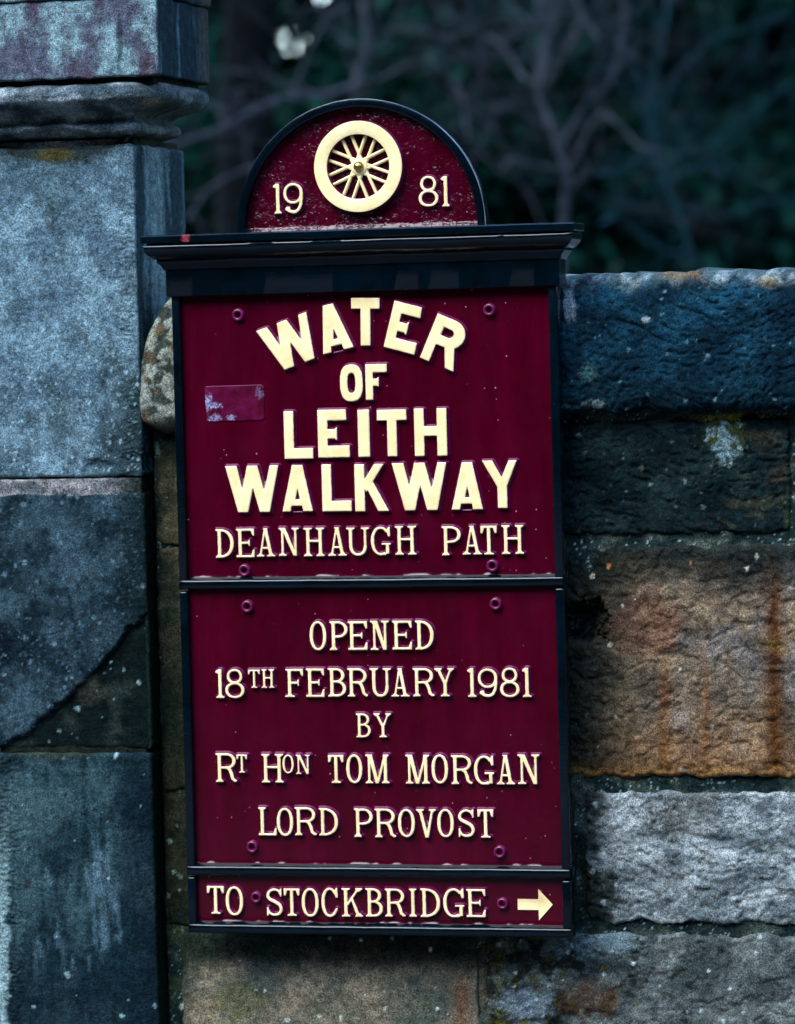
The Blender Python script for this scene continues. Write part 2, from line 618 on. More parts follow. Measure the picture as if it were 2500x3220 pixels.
def spall(px, py):
    line = np.interp(px, [-60, 0, 60, 130, 190, 215, 270, 320], [1605, 1592, 1560, 1500, 1440, 1418, 1345, 1305])
    return sstep(-7, 9, py - line + 20 * fbm(px / 34, py / 34, 5, 38, 0.62))


def relB(X, Z, S, NX, fr):
    px, py = pix(X, PYF + 0 * X, Z)
    r = 0.0009 * fbm(X * 50, Z * 50, 4, 41) + 0.0018 * fbm(X * 10, Z * 10, 3, 42)
    r = r - spall(px, py) * (0.0075 + 0.003 * fbm(X * 25, Z * 25, 4, 43)) * fr
    cr = np.abs(py - np.interp(px, [0, 80, 140], [1428, 1362, 1345])) + 3 * fbm(px / 12, py / 12, 2, 44)
    return r - 0.0015 * (1 - sstep(0, 4, cr)) * (px < 140) * fr


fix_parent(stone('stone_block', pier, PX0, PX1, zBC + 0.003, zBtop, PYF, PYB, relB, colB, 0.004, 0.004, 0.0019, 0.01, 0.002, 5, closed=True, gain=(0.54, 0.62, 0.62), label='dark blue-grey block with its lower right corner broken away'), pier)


def colC(X, Y, Z, S, NX, fr):
    px, py = pix(X, Y, Z)
    st = fbm(X * 95, Z * 16, 5, 51, 0.62)
    k = fbm(X * 13, Z * 9, 4, 52)
    c = blend(A(26, 48, 60) + 0 * X[..., None], A(70, 96, 108), sstep(-0.35, 0.45, k + 0.45 * st))
    pale = sstep(0.05, 0.5, st * 0.7 + fbm(X * 20, Z * 12, 4, 53)) * blob(px, py, 185, 1925, 150, 170, 54, 0.7)
    c = blend(c, A(116, 142, 170), pale * 0.5)
    c = blend(c, A(96, 122, 136), blob(px, py, 70, 1720, 110, 80, 55) * 0.45)
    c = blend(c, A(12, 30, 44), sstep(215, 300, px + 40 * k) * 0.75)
    c = blend(c, A(14, 32, 46), sstep(2020, 2140, py + 60 * k) * 0.6)
    c = blend(c, A(168, 192, 206), (1 - sstep(12, 24, px + 16 * fbm(X * 0, Z * 40, 4, 56))) * sstep(1690, 1990, py) * 0.9)
    c = blend(c, A(158, 186, 202), specks(X, Z, 70, 0.93, 57))
    c = blend(c, A(60, 32, 36), specks(X, Z, 52, 0.955, 58))
    c = blend(c, A(62, 66, 58), blob(px, py, 120, 1600, 130, 22, 59) * 0.8)
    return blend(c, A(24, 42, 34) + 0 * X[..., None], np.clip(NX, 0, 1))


def relC(X, Z, S, NX, fr):
    r = 0.0009 * fbm(X * 110, Z * 18, 4, 61) + 0.0012 * fbm(X * 14, Z * 14, 3, 62)
    r = r + tooling(X, Z, -0.515, -0.483, 63) * 1.5 * fr
    return r + tooling(X, Z, -0.334, -0.306, 64) * 0.5 * fr


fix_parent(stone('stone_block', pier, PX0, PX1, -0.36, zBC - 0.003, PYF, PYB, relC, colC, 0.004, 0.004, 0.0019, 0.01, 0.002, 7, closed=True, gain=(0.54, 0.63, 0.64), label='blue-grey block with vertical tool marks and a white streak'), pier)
fix_parent(stone('stone_block', pier, PX0, PX1, -0.80, -0.365, PYF, PYB, relC, colC, 0.004, 0.004, 0.008, 0.02, 0.002, 9, closed=True), pier)


def colPM(X, Y, Z, S, NX, fr):
    px, py = pix(X, Y, Z)
    k = fbm(X * 30, Z * 60, 4, 71)
    c = blend(A(84, 90, 98) + 0 * X[..., None], A(138, 138, 146), sstep(-0.2, 0.3, k))
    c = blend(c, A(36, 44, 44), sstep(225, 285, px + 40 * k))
    c = blend(c, A(40, 50, 52), specks(X, Z, 240, 0.5, 72) * 0.6)
    low = 1 - sstep(0.3, 0.5, Z)
    return blend(c, A(26, 34, 28), np.clip(low + np.clip(NX, 0, 1), 0, 1))


def relPM(X, Z, S, NX, fr):
    return 0.0012 * fbm(X * 40, Z * 60, 4, 73) - 0.0004


fix_parent(stone('mortar', pier, PX0 + 0.003, PX1 - 0.003, zAB - 0.030, zAB - 0.002, PYF + 0.0010, PYB - 0.003, relPM, colPM, 0.002, 0.003, 0.002, 0.01, 0.001, 11, MAT_MORTAR, closed=True), pier)
fix_parent(stone('mortar', pier, PX0 + 0.008, PX1 - 0.008, zBC - 0.01, zBC + 0.01, PYF + 0.008, PYB - 0.006, relPM, colPM, 0.001, 0.003, 0.003, 0.01, 0.001, 13, MAT_MORTAR, closed=True), pier)


# moulding and cap block of the pier
OV = 0.053
zM1 = zrow(60, 174, -0.06)
zM0 = zrow(60, 306, -0.03)


def relM(X, Z, S, NX, fr):
    t = (Z - zM0) / (zM1 - zM0)
    # from the bottom: broken lower roll, hollow, big upper roll, fillet
    prof = np.interp(t, [0, 0.10, 0.13, 0.17, 0.24, 0.31, 0.36, 0.42, 0.50, 0.56, 0.62, 0.70, 0.82, 0.92, 0.96, 1.0],
                     [-0.014, -0.012, 0.004, 0.012, 0.014, 0.012, 0.004, 0.002, 0.011, 0.030, 0.045, 0.052, 0.0525, 0.050, 0.044, 0.028])
    px, py = pix(X, PYF - prof, Z)
    brk = sstep(0, 12, py - np.interp(px, [-80, -20, 40, 90, 125, 160, 210, 270, 300], [294, 292, 284, 268, 266, 272, 286, 287, 288]) + 7 * fbm(px / 22, py / 22, 4, 81))
    prof = prof - brk * 0.022 * fr
    chip = blob(px, py, 320, 215, 26, 14, 82)
    return prof - chip * 0.008 + 0.0018 * fbm(S * 30, Z * 30, 5, 83)


def colM(X, Y, Z, S, NX, fr):
    px, py = pix(X, Y, Z)
    t = (Z - zM0) / (zM1 - zM0)
    k = fbm(S * 22, Z * 60, 5, 84)
    c = blend(A(60, 76, 88) + 0 * X[..., None], A(136, 152, 168), sstep(-0.3, 0.3, k))
    c = blend(c, A(44, 58, 66), sstep(0.0, 0.4, fbm(S * 14, Z * 30, 4, 87)) * 0.6)
    c = blend(c, A(50, 58, 60), 1 - sstep(0.08, 0.16, t))
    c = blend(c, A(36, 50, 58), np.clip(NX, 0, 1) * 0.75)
    return blend(c, A(150, 142, 128), blob(px, py, 322, 216, 24, 12, 82) * 0.8)


fix_parent(stone('moulding', pier, PX0, PX1, zM0, zM1, PYF, PYB - 0.050, relM, colM, 0.001, 0.003, 0.0022, 0.006, 0.0025, 15, closed=True), pier)
fix_parent(stone('mortar', pier, PX0 + 0.006, PX1 - 0.006, zTop - 0.004, zM0 + 0.006, PYF + 0.018, PYB - 0.006, relPM, colPM, 0.001, 0.003, 0.004, 0.01, 0.001, 16, MAT_MORTAR, closed=True), pier)


def colK(X, Y, Z, S, NX, fr):
    px, py = pix(X, Y, Z)
    k = fbm(X * 20, Z * 14, 5, 91)
    c = blend(A(86, 92, 112) + 0 * X[..., None], A(132, 164, 178), sstep(-0.2, 0.35, k + 0.3 * fbm(X * 70, Z * 70, 3, 92)))
    st = sstep(0.02, 0.4, fbm(X * 30, Z * 5, 4, 93) + 0.15 * fbm(X * 90, Z * 60, 3, 94))
    c = blend(c, A(74, 56, 74), st * 0.85)
    c = blend(c, A(30, 34, 46), blob(px, py, 255, 90, 8, 70, 95) * 0.7)
    c = blend(c, A(168, 182, 204), specks(X, Z, 70, 0.85, 96) * 0.7)
    c = blend(c, A(40, 46, 56), specks(X, Z, 200, 0.62, 97) * 0.6)
    sk = fbm(Y * 55, Z * 6, 4, 98)
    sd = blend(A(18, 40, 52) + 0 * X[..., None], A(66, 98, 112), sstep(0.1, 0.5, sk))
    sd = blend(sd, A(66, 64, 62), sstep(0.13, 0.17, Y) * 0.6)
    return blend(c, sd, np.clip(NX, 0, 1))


def relK(X, Z, S, NX, fr):
    r = 0.0012 * fbm(S * 40, Z * 40, 5, 99) + tooling(X, Z, -0.272, -0.253, 98) * fr
    return r + 0.0011 * NX.clip(0, 1) * fbm(S * 70, Z * 12, 4, 97)


zK1 = zrow(345, 6, -0.06) + 0.012
fix_parent(stone('cap_block', pier, PX0 - OV, PX1 + OV, zM1 + 0.004, zK1, PYF - OV, PYB - 0.046, relK, colK, 0.003, 0.003, 0.0022, 0.006, 0.002, 17, closed=True, gain=(0.80, 0.84, 0.86)), pier)
fix_parent(stone('mortar', pier, PX0 - OV + 0.012, PX1 + OV - 0.012, zM1 - 0.006, zM1 + 0.008, PYF - OV + 0.012, PYB - 0.058, relPM, lambda X, Y, Z, S, NX, fr: A(14, 18, 20) + 0 * X[..., None], 0.001, 0.003, 0.006, 0.02, 0.001, 18, MAT_MORTAR, closed=True), pier)
fix_parent(stone('cap_block', pier, PX0 - OV - 0.004, PX1 + OV + 0.004, zK1 + 0.001, zK1 + 0.22, PYF - OV - 0.004, PYB - 0.042, relK, colK, 0.004, 0.003, 0.006, 0.01, 0.002, 19, closed=True), pier)

# ---------------------------------------------------------------- the wall
wall = thing('stone_wall', 'old rubble and block wall with rounded dark coping behind and right of the maroon sign', 'stone wall', (0.6, 0.15, -0.8))
WY, WYB = 0.062, 0.30
WX0, WX1 = PX1 + 0.001, 2.2


def wst(name, x0, x1, z0, z1, relief, colour, label=None, yf=WY, **kw):
    kw.setdefault('wob', 0.0055)
    kw.setdefault('r', 0.0045)
    kw.setdefault('rs', 0.0035)
    o = stone(name, wall, x0, x1, z0, z1, yf, WYB, relief, colour, label=label, **kw)
    return fix_parent(o, wall)


def pecked(X, Z, seed, sc=1.0, amp=0.004, shear=0.5):
    """short slanting pick marks, sunk in a grainy face"""
    ang = 0.45 * shear + 0.35 * fbm(X * 4, Z * 4, 2, seed + 5)
    u = (X * np.cos(ang) - Z * np.sin(ang)) * 34 * sc
    v = (X * np.sin(ang) + Z * np.cos(ang)) * 95 * sc
    pit = sstep(0.02, 0.42, fbm(u, v, 3, seed, 0.6))
    grain = fbm(X * 120, Z * 150, 4, seed + 3, 0.62)
    return amp * (0.55 * grain - 0.75 * pit + 0.35 * fbm(u * 0.5, v * 0.4, 3, seed + 8))


def rough(X, Z, seed, amp=0.006):
    a = fbm(X * 16, Z * 20, 6, seed, 0.55)
    b = np.abs(fbm(X * 22 + 5, Z * 34 + Z * 0, 4, seed + 7))
    ledge = fbm(X * 9, Z * 26, 4, seed + 11)
    return 0.002 + amp * (a * 1.1 - (1 - sstep(0, 0.14, b)) * 0.35 + 0.22 * np.sign(ledge) * np.abs(ledge) ** 0.8)


# --- right-hand coping stone
zc0 = at(1210, 882, WY)[2]
zc1 = 0.826


def rel_cope(X, Z, S, NX, fr):
    t = np.clip((Z - (zc1 - 0.05)) / 0.05, 0, 1)
    rnd = -0.040 * (1 - np.sqrt(np.maximum(1 - t * t, 0)))
    bot = -0.006 * (1 - sstep(0, 0.03, Z - zc0)) ** 2
    return rnd + bot + pecked(X, Z, 101, 1.7, 0.0042, 0.25) + 0.0016 * fbm(X * 60, Z * 80, 4, 102) + 0.004 * fbm(X * 7, Z * 9, 3, 103)


def col_cope(X, Y, Z, S, NX, fr):
    px, py = pix(X, Y, Z)
    k = fbm(X * 14, Z * 16, 5, 104)
    c = blend(A(10, 34, 52) + 0 * X[..., None], A(26, 66, 92), sstep(-0.3, 0.4, k))
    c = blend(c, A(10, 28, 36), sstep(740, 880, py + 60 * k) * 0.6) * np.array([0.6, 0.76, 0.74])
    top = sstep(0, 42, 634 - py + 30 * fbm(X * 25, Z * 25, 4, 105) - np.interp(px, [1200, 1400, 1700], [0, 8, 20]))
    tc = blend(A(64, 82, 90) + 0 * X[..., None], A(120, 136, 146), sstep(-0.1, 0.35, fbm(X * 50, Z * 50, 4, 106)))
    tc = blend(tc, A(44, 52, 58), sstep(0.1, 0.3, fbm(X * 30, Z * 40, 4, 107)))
    c = blend(c, tc, top * 0.9)  # sky light on the upward-facing top, put into the colour
    c = blend(c, A(96, 80, 60), blob(px, py, 1450, 585, 55, 16, 108) * 0.8)
    c = blend(c, A(110, 96, 60), blob(px, py, 1640, 600, 30, 16, 109) * 0.5)
    c = blend(c, A(130, 146, 164), blob(px, py, 1215, 650, 16, 40, 110) * 0.8)
    c = blend(c, A(42, 74, 82), blob(px, py, 1256, 795, 22, 26, 111) * 0.9)
    li = specks(X, Z, 62, 0.86, 112) * sstep(-0.1, 0.2, fbm(X * 9, Z * 9, 2, 113))
    c = blend(c, A(150, 166, 180), li)
    c = blend(c, A(120, 146, 160), blob(px, py, 1270, 862, 26, 10, 114, 0.7) * 0.9)
    c = blend(c, A(96, 128, 146), specks(X, Z, 110, 0.9, 115) * 0.7)
    return c


xj = 0.02                                            # joint between the two copings, behind the sign
wst('coping_stone', xj, 1.02, zc0, zc1, rel_cope, col_cope, label='dark navy coping stone with pick marks and a pale top with sky light painted in', yf=0.032, r=0.010, rs=0.02, wob=0.006, seed=21)
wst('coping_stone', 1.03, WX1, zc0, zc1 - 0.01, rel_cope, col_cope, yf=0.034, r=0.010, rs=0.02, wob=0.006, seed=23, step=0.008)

# --- left-hand coping end, lichen covered, lapping over the edge of the pier
zl0, zl1 = at(340, 924, 0.03)[2], at(372, 630, 0.03)[2] + 0.006


def rel_cl(X, Z, S, NX, fr):
    t = np.clip((Z - (zl1 - 0.085)) / 0.085, 0, 1)
    rnd = -0.030 * (1 - np.sqrt(np.maximum(1 - t * t, 0)))
    bot = -0.014 * (1 - sstep(0, 0.03, Z - zl0)) ** 2
    left = np.clip(1 - (X + 0.316) / 0.05, 0, 1) * 0.012 * sstep(zl1 - 0.16, zl1 - 0.01, Z)
    return rnd + bot - left + 0.002 * fbm(X * 45, Z * 45, 5, 121) + 0.003 * fbm(X * 14, Z * 14, 3, 122)


def col_cl(X, Y, Z, S, NX, fr):
    px, py = pix(X, Y, Z)
    d, i = cells(X * 85 + 0.4 * fbm(X * 120, Z * 120, 2, 1), Z * 85, 123)
    patch = sstep(-0.12, 0.12, fbm(X * 55, Z * 55, 3, 124) + 0.35 * (i - 0.45))
    c = blend(A(50, 58, 56) + 0 * X[..., None], A(142, 152, 148), patch * (0.75 + 0.5 * fbm(X * 160, Z * 160, 3, 128)).clip(0, 1))
    c = blend(c, A(112, 88, 56), sstep(0.12, 0.35, fbm(X * 40 + 4, Z * 40, 4, 125)) * 0.4)
    c = blend(c, A(150, 168, 180), blob(px, py, 360, 655, 30, 26, 126) * 0.8)
    c = blend(c, A(92, 92, 86), sstep(880, 925, py) * 0.8)
    return blend(c, A(100, 66, 44), blob(px, py, 303, 900, 14, 26, 127) * 0.7)


XL = -0.3155
o = stone('coping_stone', wall, XL, xj - 0.006, zl0, zl1, 0.0265, WYB, rel_cl, col_cl, 0.014, 0.020, 0.002, 0.01, 0.004, 25)
o['label'] = 'coping end mottled with white and black lichen beside the pier'
fix_parent(o, wall)
# taper its left end, so that it leans away from the pier towards the top
me = o.data
co = np.empty(len(me.vertices) * 3, np.float32)
me.vertices.foreach_get('co', co)
co = co.reshape(-1, 3)
tz = np.clip((co[:, 2] - zl0) / (zl1 - zl0), 0, 1)
lean = np.interp(tz, [0, 0.08, 0.2, 0.45, 0.7, 0.9, 1.0], [0.016, 0.004, 0.0, 0.001, 0.008, 0.022, 0.036])
wx = np.clip((0.0 - co[:, 0]) / 0.3, 0, 1)
co[:, 0] += lean * wx
me.vertices.foreach_set('co', co.ravel())
me.update()

# --- second course
z20, z21 = at(1210, 1140, WY)[2], at(1210, 902, WY)[2]


def rel_2(X, Z, S, NX, fr):
    return pecked(X, Z, 131, 1.15, 0.0046, 0.6) + 0.0012 * fbm(X * 70, Z * 90, 4, 130) + 0.004 * fbm(X * 8, Z * 8, 3, 132)


def col_2(X, Y, Z, S, NX, fr):
    px, py = pix(X, Y, Z)
    k = fbm(X * 15, Z * 20, 5, 133)
    c = blend(A(12, 28, 32) + 0 * X[..., None], A(36, 50, 52), sstep(-0.3, 0.4, k))
    c = blend(c, A(70, 62, 50), sstep(0.0, 0.45, fbm(X * 26, Z * 40, 4, 134) + (px - 1560) / 500) * 0.7)
    c = blend(c, A(112, 108, 46), blob(px, py, 1545, 925, 50, 44, 135) * 0.45)
    c = blend(c, A(150, 166, 176), blob(px, py, 1545, 940, 30, 44, 136, 1.3) * 0.85)
    c = blend(c, A(104, 98, 40), blob(px, py, 1690, 1090, 26, 80, 137, 0.9) * 0.3)
    c = blend(c, A(120, 122, 112), specks(X, Z, 80, 0.9, 138) * 0.8)
    c = blend(c, A(70, 84, 84), specks(X, Z, 120, 0.86, 139) * 0.6)
    return c


xR = at(1672, 1000, WY)[0]
wst('stone_block', 0.03, xR + 0.006, z20, z21, rel_2, col_2, gain=(0.5, 0.68, 0.76), label='dark green-black block with slanting pick marks under the coping', seed=27)
wst('stone_block', xR + 0.016, 1.05, z20, z21 - 0.004, rel_2, col_2, gain=(0.5, 0.68, 0.76), seed=28, step=0.004)
wst('stone_block', 1.06, WX1, z20, z21, rel_2, col_2, gain=(0.5, 0.68, 0.76), seed=29, step=0.01)


def col_l2(X, Y, Z, S, NX, fr):
    px, py = pix(X, Y, Z)
    k = fbm(X * 20, Z * 16, 5, 141)
    c = blend(A(40, 46, 42) + 0 * X[..., None], A(88, 80, 68), sstep(-0.3, 0.4, k))
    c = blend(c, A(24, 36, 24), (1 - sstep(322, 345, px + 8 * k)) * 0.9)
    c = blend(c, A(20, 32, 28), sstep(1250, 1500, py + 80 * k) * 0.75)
    c = blend(c, A(134, 158, 158), specks(X, Z, 60, 0.93, 142) * 0.9)
    c = blend(c, A(120, 150, 150), blob(px, py, 330, 960, 12, 20, 143, 0.9) * 0.7)
    return c


def rel_l2(X, Z, S, NX, fr):
    return 0.0022 * fbm(X * 35, Z * 35, 5, 144) + 0.003 * fbm(X * 12, Z * 12, 3, 145)


zlj = at(340, 1165, WY)[2]
wst('stone_block', WX0 + 0.004, 0.022, zlj + 0.002, zl0 - 0.004, rel_l2, col_l2, gain=(0.62, 0.72, 0.66), label='brown-grey block below the lichen covered coping end', seed=31, r=0.004)

# --- third course
z30, z31 = at(1210, 1656, WY)[2], at(1210, 1168, WY)[2]


def hole(px, py):
    return blob(px, py, 1252, 1322, 44, 44, 150, 0.7)


def rel_3(X, Z, S, NX, fr):
    px, py = pix(X, WY + 0 * X, Z)
    r = rough(X, Z, 151, 0.0065) + 0.0014 * fbm(X * 90, Z * 100, 4, 149, 0.6) + 0.006 * fbm(X * 6, Z * 6, 3, 152)
    left = (1 - sstep(1225, 1360, px + 30 * fbm(X * 20, Z * 20, 3, 153)))
    r = r + left * pecked(X, Z, 154, 0.6, 0.006, 1.4) - left * 0.003
    return np.maximum(r, -0.0065) - 0.024 * hole(px, py)


def col_3(X, Y, Z, S, NX, fr):
    px, py = pix(X, Y, Z)
    k = fbm(X * 12, Z * 14, 5, 155)
    k2 = fbm(X * 40, Z * 40, 4, 156)
    c = blend(A(70, 67, 66) + 0 * X[..., None], A(112, 102, 93), sstep(-0.3, 0.35, k + 0.3 * k2))
    c = blend(c, A(100, 102, 110), sstep(0.05, 0.4, fbm(X * 16 + 7, Z * 13, 4, 157) + (px - 1500) / 900) * 0.8)
    c = blend(c, A(112, 78, 66), blob(px, py, 1375, 1330, 95, 80, 158) * 0.5)
    c = blend(c, A(112, 84, 56), sstep(1480, 1640, py + 70 * k) * 0.55)
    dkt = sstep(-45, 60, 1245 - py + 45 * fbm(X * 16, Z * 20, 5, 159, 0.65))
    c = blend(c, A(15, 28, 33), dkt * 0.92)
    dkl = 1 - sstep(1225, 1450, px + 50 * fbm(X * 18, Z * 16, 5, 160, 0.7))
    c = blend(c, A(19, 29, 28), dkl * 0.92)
    rust = np.exp(-((px - 1652 - 6 * fbm(X * 0, Z * 20, 3, 161)) / 21.0) ** 2) * sstep(1190, 1290, py)
    c = blend(c, A(66, 40, 14), rust * 0.92)
    c = blend(c, A(30, 24, 20), np.exp(-((px - 1648) / 9.0) ** 2) * sstep(0.0, 0.3, fbm(X * 10, Z * 16, 4, 162)) * 0.9)
    r2 = np.exp(-((px - 1418 - 5 * fbm(X * 0, Z * 22, 3, 163)) / 13.0) ** 2) * sstep(1340, 1480, py)
    c = blend(c, A(96, 62, 30), r2 * 0.6)
    r3 = np.exp(-((px - 1505) / 10.0) ** 2) * sstep(1300, 1480, py)
    c = blend(c, A(104, 68, 34), r3 * 0.45)
    c = blend(c, A(112, 86, 54), sstep(1615, 1652, py + 16 * k) * 0.6)
    c = blend(c, A(176, 118, 84), specks(X, Z, 60, 0.9, 164) * (py < 1215))
    c = blend(c, A(170, 176, 182), specks(X, Z, 80, 0.965, 165))
    c = blend(c, A(116, 108, 40), sstep(0.25, 0.5, fbm(X * 30, Z * 26, 4, 166)) * sstep(1600, 1700, px) * 0.5)
    c = blend(c, A(12, 22, 26), hole(px, py) * 0.9)
    return c


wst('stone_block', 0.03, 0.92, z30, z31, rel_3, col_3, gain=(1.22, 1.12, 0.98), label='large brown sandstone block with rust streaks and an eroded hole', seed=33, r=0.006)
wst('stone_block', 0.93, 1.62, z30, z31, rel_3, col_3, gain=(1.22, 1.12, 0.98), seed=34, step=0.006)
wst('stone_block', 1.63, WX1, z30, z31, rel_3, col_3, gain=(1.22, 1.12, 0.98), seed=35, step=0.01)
wst('stone_block', WX0 + 0.004, 0.022, z30 - 0.02, zlj - 0.003, rel_l2, col_l2, gain=(0.62, 0.72, 0.66), label='green stained block in the corner between pier and sign', seed=36, r=0.004)

# --- fourth course
z40, z41 = at(1300, 1966, WY)[2], at(1300, 1690, WY)[2]
x4 = at(1252, 1800, WY)[0]


def rel_4(X, Z, S, NX, fr):
    return np.maximum(rough(X, Z, 171, 0.0055) + pecked(X, Z, 172, 1.0, 0.003), -0.006)


def col_4(X, Y, Z, S, NX, fr):
    px, py = pix(X, Y, Z)
    k = fbm(X * 18, Z * 24, 5, 173)
    c = blend(A(98, 106, 114) + 0 * X[..., None], A(150, 157, 165), sstep(-0.3, 0.35, k + 0.3 * fbm(X * 60, Z * 60, 3, 174)))
    c = blend(c, A(46, 60, 66), sstep(0.15, 0.4, fbm(X * 34, Z * 44, 4, 175)) * 0.7)
    c = blend(c, A(88, 86, 80), sstep(0.1, 0.5, fbm(X * 9, Z * 9, 3, 176)) * 0.5)
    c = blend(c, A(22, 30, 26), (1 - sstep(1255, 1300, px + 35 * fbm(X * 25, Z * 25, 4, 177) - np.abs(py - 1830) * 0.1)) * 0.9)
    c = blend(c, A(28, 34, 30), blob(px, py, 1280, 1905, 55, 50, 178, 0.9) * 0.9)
    c = blend(c, A(180, 192, 206), specks(X, Z, 55, 0.88, 179) * 0.7)
    return c


wst('stone_block', x4, 0.78, z40, z41, rel_4, col_4, gain=(0.90, 0.98, 1.02), label='pale blue-grey block low on the right side of the wall', seed=37)
wst('stone_block', 0.79, 1.5, z40, z41, rel_4, col_4, gain=(0.90, 0.98, 1.02), seed=38, step=0.006)
wst('stone_block', 1.51, WX1, z40, z41, rel_4, col_4, gain=(0.90, 0.98, 1.02), seed=39, step=0.01)
wst('stone_block', -0.02, x4 - 0.016, z40 + 0.002, z41, rel_l2, col_l2, gain=(0.62, 0.72, 0.66), seed=40, step=0.004)
wst('stone_block', WX0 + 0.004, -0.03, z40 - 0.01, z30 - 0.025, rel_l2, col_l2, gain=(0.62, 0.72, 0.66), label='mossy dark block low in the corner beside the pier', seed=42, r=0.003)

# --- fifth course
z50 = -0.26
x5 = at(1018, 2080, WY)[0]
z51 = at(1100, 1990, WY)[2]
xm = at(388, 2100, WY)[0]


def rel_5l(X, Z, S, NX, fr):
    return 0.0022 * fbm(X * 26, Z * 26, 5, 181) + 0.003 * fbm(X * 9, Z * 9, 3, 182)


def col_5l(X, Y, Z, S, NX, fr):
    px, py = pix(X, Y, Z)
    k = fbm(X * 14, Z * 14, 5, 183)
    c = blend(A(66, 74, 72) + 0 * X[..., None], A(112, 106, 98), sstep(-0.3, 0.35, k + 0.3 * fbm(X * 60, Z * 60, 3, 184)))
    c = blend(c, A(22, 34, 30), sstep(0, 70, 2085 - py + 50 * fbm(X * 14, Z * 18, 4, 185)) * 0.9)  # sign's shadow over the top of the block, put into the colour
    c = blend(c, A(120, 112, 100), blob(px, py, 720, 2150, 200, 60, 186) * 0.4)
    c = blend(c, A(98, 96, 44), blob(px, py, 500, 2140, 80, 50, 187, 0.9) * 0.3)
    c = blend(c, A(100, 66, 44), np.exp(-((px - 985) / 20.0) ** 2) * sstep(2040, 2120, py) * 0.6)
    c = blend(c, A(180, 196, 200), specks(X, Z, 85, 0.93, 188))
    c = blend(c, A(160, 182, 186), specks(X, Z, 40, 0.7, 189) * blob(px, py, 400, 2160, 40, 60, 190))
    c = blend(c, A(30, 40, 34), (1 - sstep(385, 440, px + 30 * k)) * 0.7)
    return c


def rel_5r(X, Z, S, NX, fr):
    return rough(X, Z, 191, 0.0055) + 0.004 * fbm(X * 8, Z * 8, 3, 192)


def col_5r(X, Y, Z, S, NX, fr):
    px, py = pix(X, Y, Z)
    k = fbm(X * 14, Z * 14, 5, 193)
    c = blend(A(58, 66, 68) + 0 * X[..., None], A(104, 108, 108), sstep(-0.3, 0.35, k + 0.3 * fbm(X * 55, Z * 55, 3, 194)))
    c = blend(c, A(16, 20, 18), sstep(0.06, 0.26, fbm(X * 30, Z * 36, 6, 195, 0.65) + (1300 - px) / 1000) * 0.85)
    c = blend(c, A(92, 90, 34), sstep(0.10, 0.36, fbm(X * 60 + 3, Z * 60, 5, 196, 0.65) + (1220 - px) / 1100) * 0.6)
    c = blend(c, A(84, 56, 34), blob(px, py, 1260, 2130, 80, 40, 197, 0.8) * 0.6)
    c = blend(c, A(120, 134, 150), blob(px, py, 1120, 2140, 60, 40, 198, 0.8) * 0.7)
    c = blend(c, A(120, 138, 150), blob(px, py, 1300, 2005, 70, 40, 199, 0.9) * 0.6)
    c = blend(c, A(186, 200, 204), specks(X, Z, 85, 0.9, 200))
    return c


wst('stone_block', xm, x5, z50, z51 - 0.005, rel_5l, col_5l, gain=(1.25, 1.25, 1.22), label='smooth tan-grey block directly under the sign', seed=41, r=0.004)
wst('stone_block', x5 + 0.014, 0.86, z50, z51, rel_5r, col_5r, gain=(0.82, 0.92, 1.0), label='grey block blotched with black and yellow moss at the bottom right', seed=43)
wst('stone_block', 0.87, WX1, z50, z51, rel_5r, col_5r, gain=(0.82, 0.92, 1.0), seed=44, step=0.008)
for i, (a_, b_) in enumerate(((WX0 + 0.004, 0.1), (0.11, 0.72), (0.73, 1.4), (1.41, WX1))):
    wst('stone_block', a_, b_, -0.80, -0.27, rel_5r, col_5l, seed=46 + i, step=0.01)

# --- mortar that fills the joints
def rel_mo(X, Z, S, NX, fr):
    px, py = pix(X, WY + 0 * X, Z)
    r = 0.003 * fbm(X * 40, Z * 50, 5, 211) + 0.0025 * fbm(X * 12, Z * 12, 3, 212)
    r = r - 0.02 * blob(px, py, 1597, 892, 17, 14, 213, 0.2)
    return r + 0.002 * (px < 420) - 0.03 * hole(px, py)


def col_mo(X, Y, Z, S, NX, fr):
    px, py = pix(X, Y, Z)
    k = fbm(X * 22, Z * 40, 5, 214)
    c = blend(A(20, 32, 34) + 0 * X[..., None], A(60, 66, 64), sstep(-0.2, 0.4, k))
    c = blend(c, A(150, 168, 180), specks(X, Z, 190, 0.3, 215) * sstep(-0.25, 0.2, fbm(X * 20, Z * 30, 3, 216)))
    c = blend(c, A(12, 22, 26), hole(px, py))
    c = blend(c, A(120, 112, 36), blob(px, py, 1560, 893, 90, 12, 217) * 0.7)
    c = blend(c, A(16, 24, 18), blob(px, py, 1275, 1880, 60, 120, 218) * 0.8)
    c = blend(c, A(30, 40, 20), (px < 420) * sstep(-0.2, 0.3, k) * 0.8)
    c = blend(c, A(84, 76, 62), blob(px, py, 1030, 2090, 26, 90, 219) * 0.7)
    c = blend(c, A(170, 190, 190), specks(X, Z, 45, 0.86, 220) * (px < 440) * sstep(2060, 2140, py))
    return c


wst('mortar', WX0 + 0.002, 1.05, -0.79, 0.664, rel_mo, col_mo, yf=WY + 0.0055, step=0.0022, wob=0, r=0.003, seed=51, mat=MAT_MORTAR, gain=(1.3, 1.5, 1.5))
wst('mortar', 1.051, WX1 - 0.02, -0.79, 0.664, rel_mo, col_mo, yf=WY + 0.012, step=0.01, wob=0, r=0.003, seed=52, mat=MAT_MORTAR)
wst('mortar', WX0 + 0.03, WX1 - 0.02, 0.60, 0.72, rel_mo, col_mo, yf=0.12, step=0.01, wob=0, r=0.003, seed=53, mat=MAT_MORTAR)

